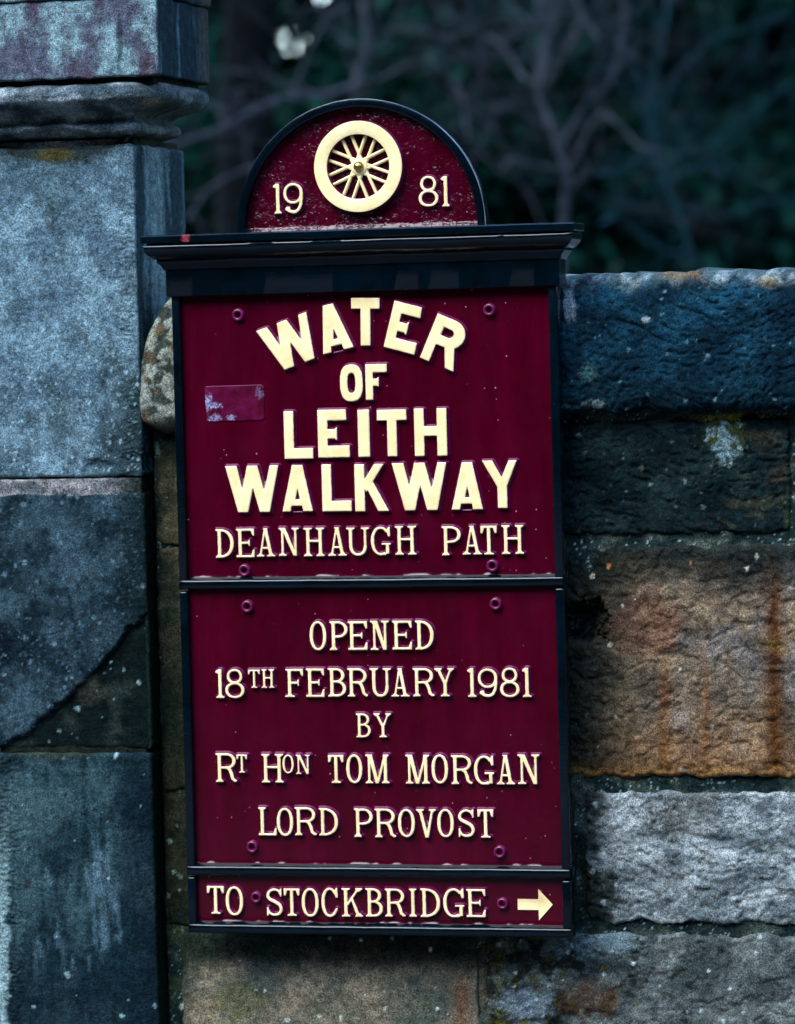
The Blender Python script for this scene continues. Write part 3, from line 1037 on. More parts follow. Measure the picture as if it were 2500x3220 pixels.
# ---------------------------------------------------------------- the sign
sign = thing('signboard', 'maroon cast iron sign with black frame, cream raised lettering, arched top and wheel emblem', 'sign', (0, 0.03, 0))


def part(o, parent):
    """keep world coordinates under a parent chain that starts at the sign"""
    o.parent = parent
    if parent is sign:               # parts below the first level already sit in world coordinates
        o.matrix_parent_inverse = Matrix.Translation(-Vector(sign.location))
    return o


BACK = 0.024
REC = 0.010                          # panel face is set back by this much
XW = 0.25


def panel(name, x0, x1, z0, z1, mat, lump, seed, parent, label=None):
    xs = np.linspace(x0, x1, int((x1 - x0) / 0.003) + 1)
    zs = np.linspace(z0, z1, int((z1 - z0) / 0.003) + 1)
    X, Z = np.meshgrid(xs, zs, indexing='ij')
    Y = REC - lump * fbm(X * 13, Z * 13, 4, seed, 0.35)
    # paint has pooled into a raised bead along the foot of the panel
    bead = 0.0018 + 0.0026 * fbm(X * 42, X * 0, 5, seed + 3, 0.65)
    Y = Y - (0.0004 + 0.0022 * sstep(-0.02, 0.22, fbm(X * 24, X * 0, 4, seed + 9, 0.6))) * (1 - sstep(0.0, 1.0, (Z - z0) / np.maximum(bead, 0.0006)))
    n, m = X.shape
    V = np.stack([X, Y, Z], -1)
    front = grid_faces(n, m)
    nb = n * m
    rim = list(range(0, nb, m)) + list(range((n - 1) * m + 1, nb)) + list(range(nb - 1 - m, m - 2, -m)) + list(range(m - 2, 0, -1))
    Vb = V.reshape(-1, 3)[rim].copy()
    Va = Vb.copy()
    Vb[:, 1] = BACK - 0.001
    faces = [list(f) for f in front]
    k = len(rim)
    for i in range(k):
        j = (i + 1) % k
        faces.append([nb + j, nb + i, nb + k + i, nb + k + j])
    faces.append([nb + k + i for i in range(k)])
    o = mesh(name, np.vstack([V.reshape(-1, 3), Va, Vb]), faces, mat, None, True)
    part(o, parent)
    if label:
        o['label'] = label
    return o


# vertical levels on the front plane
zb0 = 0.0
zd1b, zd2b = 0.0747, 0.4400          # undersides of the two dividing bars
zft = 0.8120                         # underside of the frieze
STW = 0.0105


def strip_v(z0, z1, x0, x1, parent, slope=0.0):
    V, F = [], []
    box((V, F), x0, x1, 0.0, BACK, z0, z1)
    V = [(x, y, z) for x, y, z in V]
    o = mesh('frame_strip', V, F, MAT_BLACK, None, False)
    bevel(o, 0.0022, 3)
    return part(o, parent)


def bar_h(z0, z1, parent, dy=0.0):
    """bottom bar with a sloping upper edge"""
    prof = [(0.0 + dy, z0), (-0.0006 + dy, z0 + 0.002), (-0.0006 + dy, z1 - 0.0048), (0.0006 + dy, z1 - 0.0034), (REC - 0.003, z1), (BACK, z1), (BACK, z0)]
    n = 60
    xs = np.linspace(-XW + 0.0004, XW - 0.0004, n)
    V, F = [], []
    m = len(prof)
    for i, x in enumerate(xs):
        w = 0.0007 * float(fbm(np.array([x * 18.0]), np.array([z0 * 50]), 3, 301)[0])
        for (y, z) in prof:
            V.append((x, y + (w if y < 0.01 else 0), z + w * 0.8))
    for i in range(n - 1):
        for j in range(m):
            k = (j + 1) % m
            F.append([i * m + j, i * m + k, (i + 1) * m + k, (i + 1) * m + j])
    F.append([j for j in range(m)])
    F.append([(n - 1) * m + j for j in range(m - 1, -1, -1)])
    F = [f[::-1] for f in F]
    o = mesh('frame_bar', V, F, MAT_BLACK, None, False)
    bevel(o, 0.0009, 2)
    return part(o, parent)


BARH = 0.0142
GAP = 0.0032


def casting(name, zb, zt, label, mat=MAT_MAROON, lump=0.0004, seed=1):
    p = panel(name, -XW + STW - 0.001, XW - STW + 0.001, zb + 0.006, zt - 0.001, mat, lump, seed, sign, label)
    # panel's bead must sit just above the bar: lift its foot to the bar's top
    bar_h(zb, zb + BARH, p)
    for sx in (-1, 1):
        xa, xb = (-XW, -XW + STW) if sx < 0 else (XW - STW - 0.001, XW)
        strip_v(zb + BARH - 0.003, zt - GAP, xa, xb, p)
    return p


def casting_panel(zb, zt, label, seed, lump=0.00013):
    p = panel('sign_panel', -XW + STW - 0.002, XW - STW + 0.002, zb + BARH - 0.001, zt - 0.0005, MAT_MAROON, lump, seed, sign, label)
    bar_h(zb, zb + BARH, p)
    for sx in (-1, 1):
        xa, xb = (-XW, -XW + STW) if sx < 0 else (XW - STW - 0.001, XW)
        strip_v(zb + BARH - 0.004, zt - GAP, xa, xb, p)
    return p


low = casting_panel(zb0, zd1b, 'bottom panel with a direction arrow', 311)
mid = casting_panel(zd1b, zd2b, 'middle panel recording the opening', 312)
top = casting_panel(zd2b, zft + 0.004, 'upper panel with the large bold title', 313)

# ---- frieze and cornice: profile swept round front and both ends
FR = 0.0045
SL = 0.0210
prof = [  # (projection, z) from the bottom up
    (FR - 0.001, zft), (FR, zft + 0.0012), (FR, zft + 0.0330), (FR + 0.0012, zft + 0.0334), (FR + 0.0022, zft + 0.0350),
    (FR + 0.0038, zft + 0.0390), (FR + 0.0066, zft + 0.0424), (FR + 0.0070, zft + 0.0440), (FR + 0.0070, zft + 0.0466), (FR + 0.0086, zft + 0.0470),
    (FR + 0.0110, zft + 0.0486), (FR + 0.0148, zft + 0.0528), (FR + 0.0170, zft + 0.0576), (FR + 0.0176, zft + 0.0620), (FR + 0.0172, zft + 0.0640), (FR + 0.0160, zft + 0.0652),
    (FR + 0.0146, zft + 0.0654), (FR + 0.0146, zft + 0.0668), (FR + 0.0188, zft + 0.0670), (FR + 0.0196, zft + 0.0680), (FR + 0.0196, zft + 0.0755), (FR + 0.0186, zft + 0.0768), (FR + 0.013, zft + 0.0776)]
prof = [(p if z < zft + 0.0332 else FR + (p - FR) * 1.26, z) for p, z in prof]
zct = prof[-1][1]


def cornice():
    V, F = [], []
    cols = []
    for t in np.linspace(0, 1, 5):
        cols.append((-1, t))
    n_f = 70
    ring = []
    for (p, z) in prof:
        row = []
        for y in np.linspace(0.034, -p, 5)[:-1]:
            row.append((-XW - p, y, z))
        for x in np.linspace(-XW - p, XW + p, n_f):
            w = 0.0006 * float(fbm(np.array([x * 14.0]), np.array([z * 60.0]), 3, 305)[0])
            row.append((x, -p + w, z + w))
        for y in np.linspace(-p, 0.034, 5)[1:]:
            row.append((XW + p, y, z))
        ring.append(row)
    m = len(ring[0])
    for r_ in ring:
        V += r_
    for i in range(len(ring) - 1):
        for j in range(m - 1):
            F.append([i * m + j, i * m + j + 1, (i + 1) * m + j + 1, (i + 1) * m + j])
    F.append(list(range(m - 1, -1, -1)))
    F.append(list(range((len(ring) - 1) * m, len(ring) * m)))
    o = mesh('cornice', V, F, MAT_BLACK_CHIP, None, True)
    md = o.modifiers.new('split', 'EDGE_SPLIT')
    md.split_angle = math.radians(38)
    return part(o, sign)


corn = cornice()

# ---- arched pediment
pcx = 0.0004
RO = 0.1610                         # outer radius of the rim
zpc = at(770, 210, 0)[2] - RO       # centre of the arch
RI = RO - 0.0105
PREC = 0.012


def pediment():
    # rim: swept arch section, standing on the cornice
    sec = [(RO, 0.0), (RO, BACK), (RI, BACK), (RI, PREC + 0.002), (RI, 0.0)]
    path = [(a, None) for a in np.linspace(math.pi, 0, 90)]
    V, F = [], []
    cols = []
    for zz in np.linspace(zct - 0.002, zpc, 4)[:-1]:
        cols.append([(pcx - r, y, zz) for r, y in sec])
    for a, _ in path:
        w = 1 + 0.0022 * float(fbm(np.array([a * 5.0]), np.array([0.3]), 3, 306)[0])
        cols.append([(pcx + r * w * math.cos(a), y, zpc + r * w * math.sin(a)) for r, y in sec])
    for zz in np.linspace(zpc, zct - 0.002, 4)[1:]:
        cols.append([(pcx + r, y, zz) for r, y in sec])
    m = len(sec)
    for c in cols:
        V += c
    for i in range(len(cols) - 1):
        for j in range(m):
            k = (j + 1) % m
            F.append([i * m + j, (i + 1) * m + j, (i + 1) * m + k, i * m + k])
    F.append(list(range(m)))
    F.append(list(range((len(cols) - 1) * m, len(cols) * m))[::-1])
    # panel face as a polar-free grid clipped to the arch
    st = 0.0025
    xs = np.arange(-RI - 0.002, RI + 0.002 + st, st)
    rows = 64
    X = np.repeat(xs[:, None], rows, 1)
    hh = np.sqrt(np.maximum((RI + 0.0015) ** 2 - np.minimum(np.abs(xs), RI + 0.0015) ** 2, 0)) + (zpc - zct)
    T = np.linspace(0, 1, rows)[None, :]
    Z = zct - 0.001 + (hh[:, None] + 0.001) * T
    Y = PREC - 0.0006 * fbm(X * 60, Z * 60, 4, 321) - 0.0007 * fbm(X * 25, Z * 25, 3, 322)
    Y = Y - 0.0035 * (1 - sstep(0, 0.006, Z - zct)) * 1.0
    pn = mesh('pediment_panel', np.stack([X + pcx, Y, Z], -1).reshape(-1, 3), grid_faces(len(xs), rows), MAT_MAROON_THICK, None, True)
    sol = pn.modifiers.new('thickness', 'SOLIDIFY')
    sol.thickness = 0.008
    sol.offset = -1
    part(pn, sign)
    pn['label'] = 'arched pediment panel in thick lumpy maroon paint'
    rim = mesh('pediment_rim', V, F, MAT_BLACK, None, True)
    bevel(rim, 0.0012, 2)
    md = rim.modifiers.new('split', 'EDGE_SPLIT')
    md.split_angle = math.radians(30)
    part(rim, pn)
    return pn


ped = pediment()


# ---- lettering: each character is a signed distance relief
def sd_poly(X, Y, poly):
    P = np.asarray(poly, float)
    d = np.full(X.shape, 1e9)
    s = np.ones(X.shape)
    n = len(P)
    j = n - 1
    for i in range(n):
        ex, ey = P[j] - P[i]
        wx, wy = X - P[i][0], Y - P[i][1]
        t = np.clip((wx * ex + wy * ey) / (ex * ex + ey * ey + 1e-12), 0, 1)
        d = np.minimum(d, (wx - ex * t) ** 2 + (wy - ey * t) ** 2)
        c1, c2, c3 = Y >= P[i][1], Y < P[j][1], ex * wy > ey * wx
        fl = (c1 & c2 & c3) | (~c1 & ~c2 & ~c3)
        s = np.where(fl, -s, s)
        j = i
    return s * np.sqrt(d)


def sd_stroke(X, Y, pts, rad):
    d = np.full(X.shape, 1e9)
    P = np.asarray(pts, float)
    R = np.asarray(rad, float) * np.ones(len(P))
    for i in range(len(P) - 1):
        e = P[i + 1] - P[i]
        t = np.clip(((X - P[i][0]) * e[0] + (Y - P[i][1]) * e[1]) / (e @ e + 1e-12), 0, 1)
        q = np.hypot(X - P[i][0] - e[0] * t, Y - P[i][1] - e[1] * t) - (R[i] + (R[i + 1] - R[i]) * t)
        d = np.minimum(d, q)
    return d


def ell(cx, cy, rx, ry, a0=0, a1=360, n=44, p=2.15):
    out = []
    for a in np.linspace(math.radians(a0), math.radians(a1), n):
        c, s = math.cos(a), math.sin(a)
        out.append((cx + rx * math.copysign(abs(c) ** (2 / p), c), cy + ry * math.copysign(abs(s) ** (2 / p), s)))
    return out


def arcband(cx, cy, rx, ry, tx, ty, a0, a1, n=30, p=2.15):
    return ell(cx, cy, rx, ry, a0, a1, n, p) + ell(cx, cy, rx - tx, ry - ty, a0, a1, n, p)[::-1]


T_, H_ = 0.118, 0.078              # stem and hairline of the slab letters
SH = 0.046                         # serif thickness


def stem(x, y0, y1, t=T_):
    return [(x - t / 2, y0), (x + t / 2, y0), (x + t / 2, y1), (x - t / 2, y1)]


def foot(x, t=T_, w=0.30, y=0.0, up=True, l=1.0, r=1.0):
    s = 1 if up else -1
    a, b = w / 2 * l, w / 2 * r
    return [(x - a, y), (x + b, y), (x + b, y + s * SH), (x + t / 2 + 0.03, y + s * (SH + 0.025)), (x + t / 2, y + s * (SH + 0.075)),
            (x - t / 2, y + s * (SH + 0.075)), (x - t / 2 - 0.03, y + s * (SH + 0.025)), (x - a, y + s * SH)]


def bx(x0, y0, x1, y1):
    return [(x0, y0), (x1, y0), (x1, y1), (x0, y1)]


def slab(ch, a):
    """-> list of (op, kind, data): '+' adds, '-' cuts; a = width in cap heights"""
    L = []

    def add(p): L.append(('+', 'p', p))

    def cut(p): L.append(('-', 'p', p))

    def st(p, r): L.append(('+', 's', (p, r)))
    l = 0.14                         # centre of the left stem
    r = a - 0.14
    if ch in 'DPRB':
        add(stem(l, 0, 1)); add(foot(l, w=0.28, r=0.9))
        add(foot(l, w=0.28, y=1, up=False, r=0.6))
        if ch == 'D':
            add(bx(0.02, 0, l + 0.06, SH + 0.02))
            add(arcband(l, 0.5, a - l, 0.5, T_ * 1.05, H_, -90, 90, 34, 2.3))
        else:
            y0 = {'P': 0.43, 'R': 0.46, 'B': 0.49}[ch]
            ry = (1 - y0) / 2
            w = a - l - (0.05 if ch == 'B' else 0.04 if ch == 'R' else 0.0)
            cxx = l + max(0.0, w - ry * 1.25)
            add(arcband(cxx, 1 - ry, w - (cxx - l), ry, T_, H_, -90, 90, 26, 2.1))
            add(bx(l, 1 - H_, cxx + 0.01, 1)); add(bx(l, y0, cxx + 0.01, y0 + H_))
            if ch == 'B':
                ry = (y0 + H_) / 2
                w = a - l
                cxx = l + max(0.0, w - ry * 1.2)
                add(arcband(cxx, ry, w - (cxx - l), ry, T_, H_, -90, 90, 26, 2.1))
                add(bx(l, 0, cxx + 0.01, H_)); add(bx(l, y0, cxx + 0.01, y0 + H_))
            if ch == 'R':
                st([(a * 0.5, y0 + 0.05), (a * 0.66, y0 - 0.03), (a * 0.74, 0.28), (a * 0.79, 0.12), (a * 0.88, 0.055), (a - 0.045, 0.045)], [0.04, 0.055, 0.058, 0.055, 0.045, 0.04])
    elif ch in 'EFL':
        add(stem(l, 0, 1)); add(foot(l, w=0.28, y=1, up=False))
        if ch in 'EF':
            top = bx(l, 1 - H_, a - 0.03, 1)
            add(top); add([(a - 0.10, 1), (a - 0.01, 1), (a - 0.0, 0.75), (a - 0.055, 0.75), (a - 0.13, 0.92)])
            add(bx(l, 0.47, a * 0.70, 0.47 + H_)); add([(a * 0.70 - 0.05, 0.51), (a * 0.70 - 0.01, 0.62), (a * 0.70 + 0.03, 0.62), (a * 0.70 + 0.03, 0.40), (a * 0.70 - 0.01, 0.40)])
        if ch in 'EL':
            add(bx(0.0, 0, a - 0.02, H_)); add([(a - 0.11, 0), (a - 0.01, 0), (a, 0.27), (a - 0.055, 0.27), (a - 0.13, 0.08)])
        else:
            add(foot(l, w=0.34, r=1.1))
    elif ch == 'A':
        ap = a * 0.5
        add([(ap - 0.06, 1), (ap + 0.06, 1), (a - 0.09, 0.02), (a - 0.09 - T_, 0.02)])
        add([(ap - 0.055, 1), (ap + 0.01, 1), (0.10 + 0.075, 0.02), (0.10, 0.02)])
        add(bx(a * 0.24, 0.27, a * 0.76, 0.27 + H_ * 0.9))
        add(foot(0.14, 0.075, 0.28)); add(foot(a - 0.15, T_, 0.30))
        add(bx(ap - 0.1, 0.96, ap + 0.07, 1.0))
    elif ch in 'NM':
        if ch == 'N':
            add(stem(l + 0.01, 0, 1, 0.082)); add(stem(r + 0.02, 0, 1, 0.082))
            add([(l - 0.03, 1), (l + 0.12, 1), (r + 0.06, 0), (r - 0.06, 0)])
            add(foot(l + 0.01, 0.082, 0.28)); add(foot(r + 0.02, 0.082, 0.27, 1, False)); add(foot(l, 0.082, 0.26, 1, False, r=0.5))
        else:
            add(stem(l, 0, 1, 0.085)); add(stem(a - l - 0.01, 0, 1, T_))
            add([(l - 0.03, 1), (l + 0.11, 1), (a * 0.5 + 0.05, 0), (a * 0.5 - 0.07, 0)])
            add([(a - l + 0.03, 1), (a - l - 0.06, 1), (a * 0.5 - 0.03, 0), (a * 0.5 + 0.045, 0)])
            add(foot(l, 0.085, 0.27)); add(foot(a - l - 0.01, T_, 0.27)); add(foot(l, 0.085, 0.26, 1, False, r=0.6)); add(foot(a - l - 0.01, T_, 0.26, 1, False, l=0.6))
    elif ch == 'H':
        for x in (l + 0.01, r - 0.01):
            add(stem(x, 0, 1)); add(foot(x)); add(foot(x, y=1, up=False))
        add(bx(l, 0.50, r, 0.50 + H_))
    elif ch == 'U':
        rx = (a - 0.26) / 2 + T_ / 2
        add(stem(l, 0.36, 1)); add(stem(r, 0.36, 1, 0.09))
        add(arcband(a / 2, 0.37, (r - l) / 2 + T_ / 2, 0.37, T_, H_ * 1.05, 180, 360, 30, 2.2))
        add(foot(l, y=1, up=False)); add(foot(r, 0.09, y=1, up=False))
    elif ch in 'OQ':
        add(ell(a / 2, 0.5, a / 2, 0.505, 0, 360, 60, 2.2)); cut(ell(a / 2, 0.5, a / 2 - T_, 0.505 - H_, 0, 360, 60, 2.2))
    elif ch in 'CG':
        add(arcband(a / 2, 0.5, a / 2, 0.505, T_, H_, 42, 300 if ch == 'G' else 318, 40, 2.15))
        add([(a - 0.075, 1.0), (a - 0.02, 1.0), (a - 0.01, 0.66), (a - 0.085, 0.66), (a - 0.16, 0.85)])
        if ch == 'G':
            add(stem(a - 0.115, 0.04, 0.40)); add(bx(a - 0.33, 0.36, a, 0.36 + SH + 0.02)); add(bx(a * 0.5, 0.0, a - 0.17, H_))
        else:
            st([(a - 0.13, 0.14), (a - 0.06, 0.27)], [0.05, 0.035])
    elif ch == 'T':
        c = a / 2
        add(stem(c, 0, 1)); add(foot(c, w=0.34)); add(bx(0.02, 1 - H_, a - 0.02, 1))
        add([(0.0, 1), (0.10, 1), (0.14, 0.92), (0.075, 0.74), (0.01, 0.74)]); add([(a, 1), (a - 0.10, 1), (a - 0.14, 0.92), (a - 0.075, 0.74), (a - 0.01, 0.74)])
    elif ch == 'Y':
        c = a * 0.53
        add(stem(c, 0, 0.48)); add(foot(c, w=0.32))
        add([(0.06, 1), (0.06 + T_, 1), (c + T_ / 2, 0.44), (c - T_ / 2, 0.44)]); add([(a - 0.075, 1), (a - 0.155, 1), (c - 0.03, 0.45), (c + T_ / 2, 0.45)])
        add(foot(0.13, T_, 0.27, 1, False)); add(foot(a - 0.12, 0.08, 0.24, 1, False))
    elif ch == 'V':
        c = a * 0.52
        add([(0.07, 1), (0.07 + T_, 1), (c + 0.06, 0), (c - 0.06, 0)]); add([(a - 0.09, 1), (a - 0.17, 1), (c - 0.035, 0), (c + 0.06, 0)])
        add(foot(0.13, T_, 0.27, 1, False)); add(foot(a - 0.13, 0.08, 0.26, 1, False))
    elif ch == 'K':
        add(stem(l, 0, 1)); add(foot(l)); add(foot(l, y=1, up=False))
        add([(a - 0.17, 1), (a - 0.08, 1), (l + 0.09, 0.40), (l + 0.02, 0.44)])
        add([(a * 0.43, 0.60), (a * 0.52, 0.68), (a - 0.07, 0), (a - 0.20, 0)])
        add(foot(a - 0.13, T_, 0.27)); add(foot(a - 0.12, 0.08, 0.26, 1, False))
    elif ch == 'I':
        add(stem(a / 2, 0, 1)); add(foot(a / 2, w=a)); add(foot(a / 2, w=a, y=1, up=False))
    elif ch == 'S':
        c = a / 2
        pts = [(a - 0.08, 0.80), (a - 0.14, 0.90), (c + 0.02, 0.955), (0.16, 0.90), (0.075, 0.76), (0.12, 0.63), (c - 0.02, 0.54), (a - 0.13, 0.42), (a - 0.06, 0.26), (a - 0.13, 0.10), (c, 0.045), (0.15, 0.10), (0.08, 0.20)]
        pts = smooth(pts)
        st(pts, np.interp(np.linspace(0, 1, len(pts)), [0, 0.2, 0.35, 0.5, 0.65, 0.82, 1], [0.04, 0.042, 0.055, 0.062, 0.058, 0.042, 0.042]))
        add([(a - 0.10, 0.98), (a - 0.035, 1.0), (a - 0.03, 0.70), (a - 0.09, 0.70)]); add([(0.03, 0.0), (0.09, 0.02), (0.10, 0.31), (0.03, 0.31)])
    elif ch == '1':
        x = a * 0.58
        add(stem(x, 0, 1)); add(foot(x, w=min(0.30, a)))
        add([(x - T_ / 2, 1), (x + 0.02, 1), (x - T_ / 2, 0.84), (x - T_ / 2 - 0.10, 0.885), (x - T_ / 2 - 0.10, 0.93)])
    elif ch == '8':
        c = a / 2
        add(ell(c, 0.745, a * 0.40, 0.26, n=44)); cut(ell(c, 0.755, a * 0.40 - 0.095, 0.26 - H_ - 0.005, n=44))
        L.append(('+', 'ring', (ell(c, 0.27, a * 0.5, 0.275, n=44), ell(c, 0.27, a * 0.5 - 0.11, 0.275 - H_ * 0.95, n=44))))
        L[0:2] = [('+', 'ring', (L[0][2], L[1][2]))]
    elif ch == '9':
        c = a / 2
        L.append(('+', 'ring', (ell(c, 0.66, a * 0.5, 0.34, n=44), ell(c - 0.005, 0.66, a * 0.5 - 0.105, 0.34 - H_, n=44))))
        pts = smooth([(a - 0.055, 0.64), (a - 0.06, 0.44), (a - 0.10, 0.24), (a - 0.20, 0.09), (c, 0.045), (0.18, 0.09)])
        st(pts, 0.05)
        st([(0.13, 0.155), (0.17, 0.17)], [0.075, 0.06])
    return L


def smooth(pts, k=5):
    P = np.asarray(pts, float)
    P2 = np.vstack([2 * P[0] - P[1], P, 2 * P[-1] - P[-2]])
    out = []
    for i in range(1, len(P2) - 2):
        for t in np.linspace(0, 1, k, endpoint=False):
            p0, p1, p2, p3 = P2[i - 1:i + 3]
            out.append(0.5 * (2 * p1 + (p2 - p0) * t + (2 * p0 - 5 * p1 + 4 * p2 - p3) * t * t + (3 * p1 - p0 - 3 * p2 + p3) * t ** 3))
    out.append(P[-1])
    return np.array(out)


def bold(ch, a):
    L = []

    def add(p): L.append(('+', 'p', [(x * a, y) for x, y in p]))

    def cut(p): L.append(('-', 'p', [(x * a, y) for x, y in p]))
    s = 0.198 / a                    # stem, as a fraction of the width
    if ch == 'W':
        add([(0, 1), (0.205, 1), (0.405, 0), (0.225, 0)]); add([(0.415, 1), (0.60, 1), (0.405, 0), (0.225, 0)])
        add([(0.415, 1), (0.60, 1), (0.82, 0), (0.64, 0)]); add([(0.85, 1), (1, 1), (0.82, 0), (0.64, 0)])
    elif ch == 'A':
        add([(0, 0), (0.355, 1), (0.68, 1), (1, 0)]); cut([(0.415, 0.245), (0.60, 0.245), (0.515, 0.53)])
        cut([(0.235, -0.05), (0.285, 0.125), (0.665, 0.125), (0.71, -0.05)])
    elif ch == 'T':
        add([(0, 0.785), (0, 1), (1, 1), (1, 0.785)]); add([(0.5 - s / 2, 0), (0.5 + s / 2, 0), (0.5 + s / 2, 0.9), (0.5 - s / 2, 0.9)])
    elif ch in 'EF':
        add([(0, 0), (s, 0), (s, 1), (0, 1)])
        m = 0.82 if ch == 'E' else 1.0
        add([(0, 0.785), (0.92 if ch == 'E' else 1, 0.785), (0.90 if ch == 'E' else 1, 1), (0, 1)]); add([(0, 0.40), (0.58, 0.40), (0.58, 0.585), (0, 0.585)])
        add([(0.56, 0.38), (0.60, 0.37), (0.60, 0.63), (0.56, 0.60)])
        if ch == 'E':
            add([(0, 0), (1, 0), (1, 0.235), (0, 0.235)])
    elif ch == 'L':
        add([(0, 0), (s, 0), (s, 1), (0, 1)]); add([(0, 0), (1, 0), (1, 0.21), (0, 0.21)])
    elif ch == 'I':
        add([(0, 0), (1, 0), (1, 1), (0, 1)])
    elif ch == 'H':
        add([(0, 0), (s, 0), (s, 1), (0, 1)]); add([(1 - s, 0), (1, 0), (1, 1), (1 - s, 1)]); add([(0, 0.43), (1, 0.43), (1, 0.62), (0, 0.62)])
    elif ch == 'K':
        add([(0, 0), (s * 1.02, 0), (s * 1.02, 1), (0, 1)]); add([(0.60, 1), (0.87, 1), (0.34, 0.42), (0.24, 0.60)]); add([(0.31, 0.57), (0.53, 0.63), (1.0, 0), (0.70, 0)])
    elif ch == 'Y':
        add([(0, 1), (0.28, 1), (0.70, 0.44), (0.44, 0.44)]); add([(0.78, 1), (1, 1), (0.70, 0.46), (0.46, 0.46)]); add([(0.44, 0), (0.70, 0), (0.70, 0.5), (0.44, 0.5)])
    elif ch == 'R':
        add([(0, 0), (s, 0), (s, 1), (0, 1)])
        add([(0.0, 1), (0.55, 1)] + [(0.55 + 0.40 * math.sin(t), 0.70 + 0.30 * math.cos(t)) for t in np.linspace(0.1, math.pi - 0.1, 14)] + [(0.55, 0.40), (0.0, 0.40)])
        cut([(s + 0.03, 0.80), (0.50, 0.80)] + [(0.50 + 0.15 * math.sin(t), 0.70 + 0.10 * math.cos(t)) for t in np.linspace(0.1, math.pi - 0.1, 8)] + [(0.50, 0.60), (s + 0.03, 0.60)])
        add([(0.50, 0.46), (0.78, 0.46), (1.0, 0), (0.76, 0)])
    elif ch == 'O':
        L.append(('+', 'ring', (ell(a / 2, 0.5, a / 2, 0.5, n=60, p=2.7), ell(a / 2, 0.5, a / 2 - 0.19, 0.5 - 0.215, n=50, p=2.7))))
    return L


def evaluate(shapes, X, Y):
    d = np.full(X.shape, 1e9)
    for op, kind, q in shapes:
        if kind == 'p':
            s = sd_poly(X, Y, q)
        elif kind == 's':
            s = sd_stroke(X, Y, *q)
        else:
            s = np.maximum(sd_poly(X, Y, q[0]), -sd_poly(X, Y, q[1]))
        d = np.minimum(d, s) if op == '+' else np.maximum(d, -s)
    return d


LH = 0.0064                          # how far the letters stand out
letter_count = [0]


def letter(ch, style, tl, tr, bl, parent, label, h=LH, face=REC, slope=0.0029):
    """character in the parallelogram given by three corners on the letter face"""
    tl, tr, bl = np.array(tl), np.array(tr), np.array(bl)
    ux, uy = tr - tl, tl - bl
    cap, wid = np.linalg.norm(uy), np.linalg.norm(ux)
    a = wid / cap
    shapes = (slab if style == 'slab' else bold)(ch, a)
    cell = (0.0008 if style == 'slab' else 0.0010) / cap
    mg = (slope + 0.0012) / cap
    xs = np.arange(-mg, a + mg + cell, cell)
    ys = np.arange(-mg, 1 + mg + cell, cell)
    X, Y = np.meshgrid(xs, ys, indexing='ij')
    seed = 400 + letter_count[0]
    letter_count[0] += 1
    d = evaluate(shapes, X, Y) * cap
    wob = fbm(X * 7, Y * 7, 3, seed)
    d = d - (0.0003 if style == 'bold' else -0.0002) + 0.0003 * wob                  # hand painted edge
    t = np.clip(d / slope, 0, 1)
    prof = (1 - t) ** 1.25
    dome = np.clip(-d / 0.002, 0, 1)
    hz = np.where(d <= 0, h * (1.0 + 0.012 * dome), h * prof) - 0.0008 * (d > slope) + 0.00012 * fbm(X * 9, Y * 9, 3, seed + 7) * (d < slope)
    hz = np.where(d > slope, -0.0009, hz)
    eu, ev = ux / wid * cap, uy
    W = bl[None, None] + X[..., None] * eu + Y[..., None] * ev
    V = W.copy()
    V[..., 1] = face - hz
    n, m = X.shape
    F = grid_faces(n, m)
    keep = (d.ravel()[F] < slope + 1.6 * cell * cap).any(1)
    F = F[keep]
    used = np.unique(F)
    remap = np.full(n * m, -1)
    remap[used] = np.arange(len(used))
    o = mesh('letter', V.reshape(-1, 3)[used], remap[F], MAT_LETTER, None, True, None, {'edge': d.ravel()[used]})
    part(o, parent)
    return o


FACE = REC - LH


def line(text, zoom, org, rows, parent, style='slab', face=REC):
    """rows: (left, right, top, bottom) measured per character in an enlargement of the photo"""
    for ch, (l, r, t, b) in zip(text, rows):
        Y = face - LH
        q = [src(org[0] + x / zoom, org[1] + y / zoom, Y) for x, y in ((l, t), (r, t), (l, b), (r, b))]
        # keep it upright and level on the sign
        z1, z0 = (q[0][2] + q[1][2]) / 2, (q[2][2] + q[3][2]) / 2
        x0, x1 = (q[0][0] + q[2][0]) / 2, (q[1][0] + q[3][0]) / 2
        letter(ch, style, (x0, Y, z1), (x1, Y, z1), (x0, Y, z0), parent, None, face=face)


# the arched word: corners read per letter
for ch, tl, tr, bl in (('W', (65, 345), (440, 200), (195, 667)), ('A', (490, 172), (715, 117), (575, 517)), ('T', (787, 92), (998, 92), (790, 450)),
                       ('E', (1117, 112), (1345, 171), (1035, 460)), ('R', (1447, 210), (1697, 316), (1312, 542))):
    Y = FACE
    q = [src(780 + x / 2.4229, 900 + y / 2.4229, Y) for x, y in (tl, tr, bl)]
    letter(ch, 'bold', q[0], q[1], q[2], top, None)
line('OF', 2.4229, (780, 900), [(703, 870, 600, 875), (897, 1055, 597, 863)], top, 'bold')
line('LEITH', 1.696, (680, 1250), [(363, 512, 75, 325), (543, 707, 67, 318), (757, 815, 67, 315), (860, 1013, 67, 312), (1058, 1227, 60, 310)], top, 'bold')
line('WALKWAY', 1.696, (680, 1250), [(52, 331, 366, 610), (352, 510, 362, 606), (565, 717, 358, 605), (740, 915, 357, 605), (940, 1227, 350, 600), (1255, 1417, 348, 596), (1422, 1602, 338, 588)], top, 'bold')
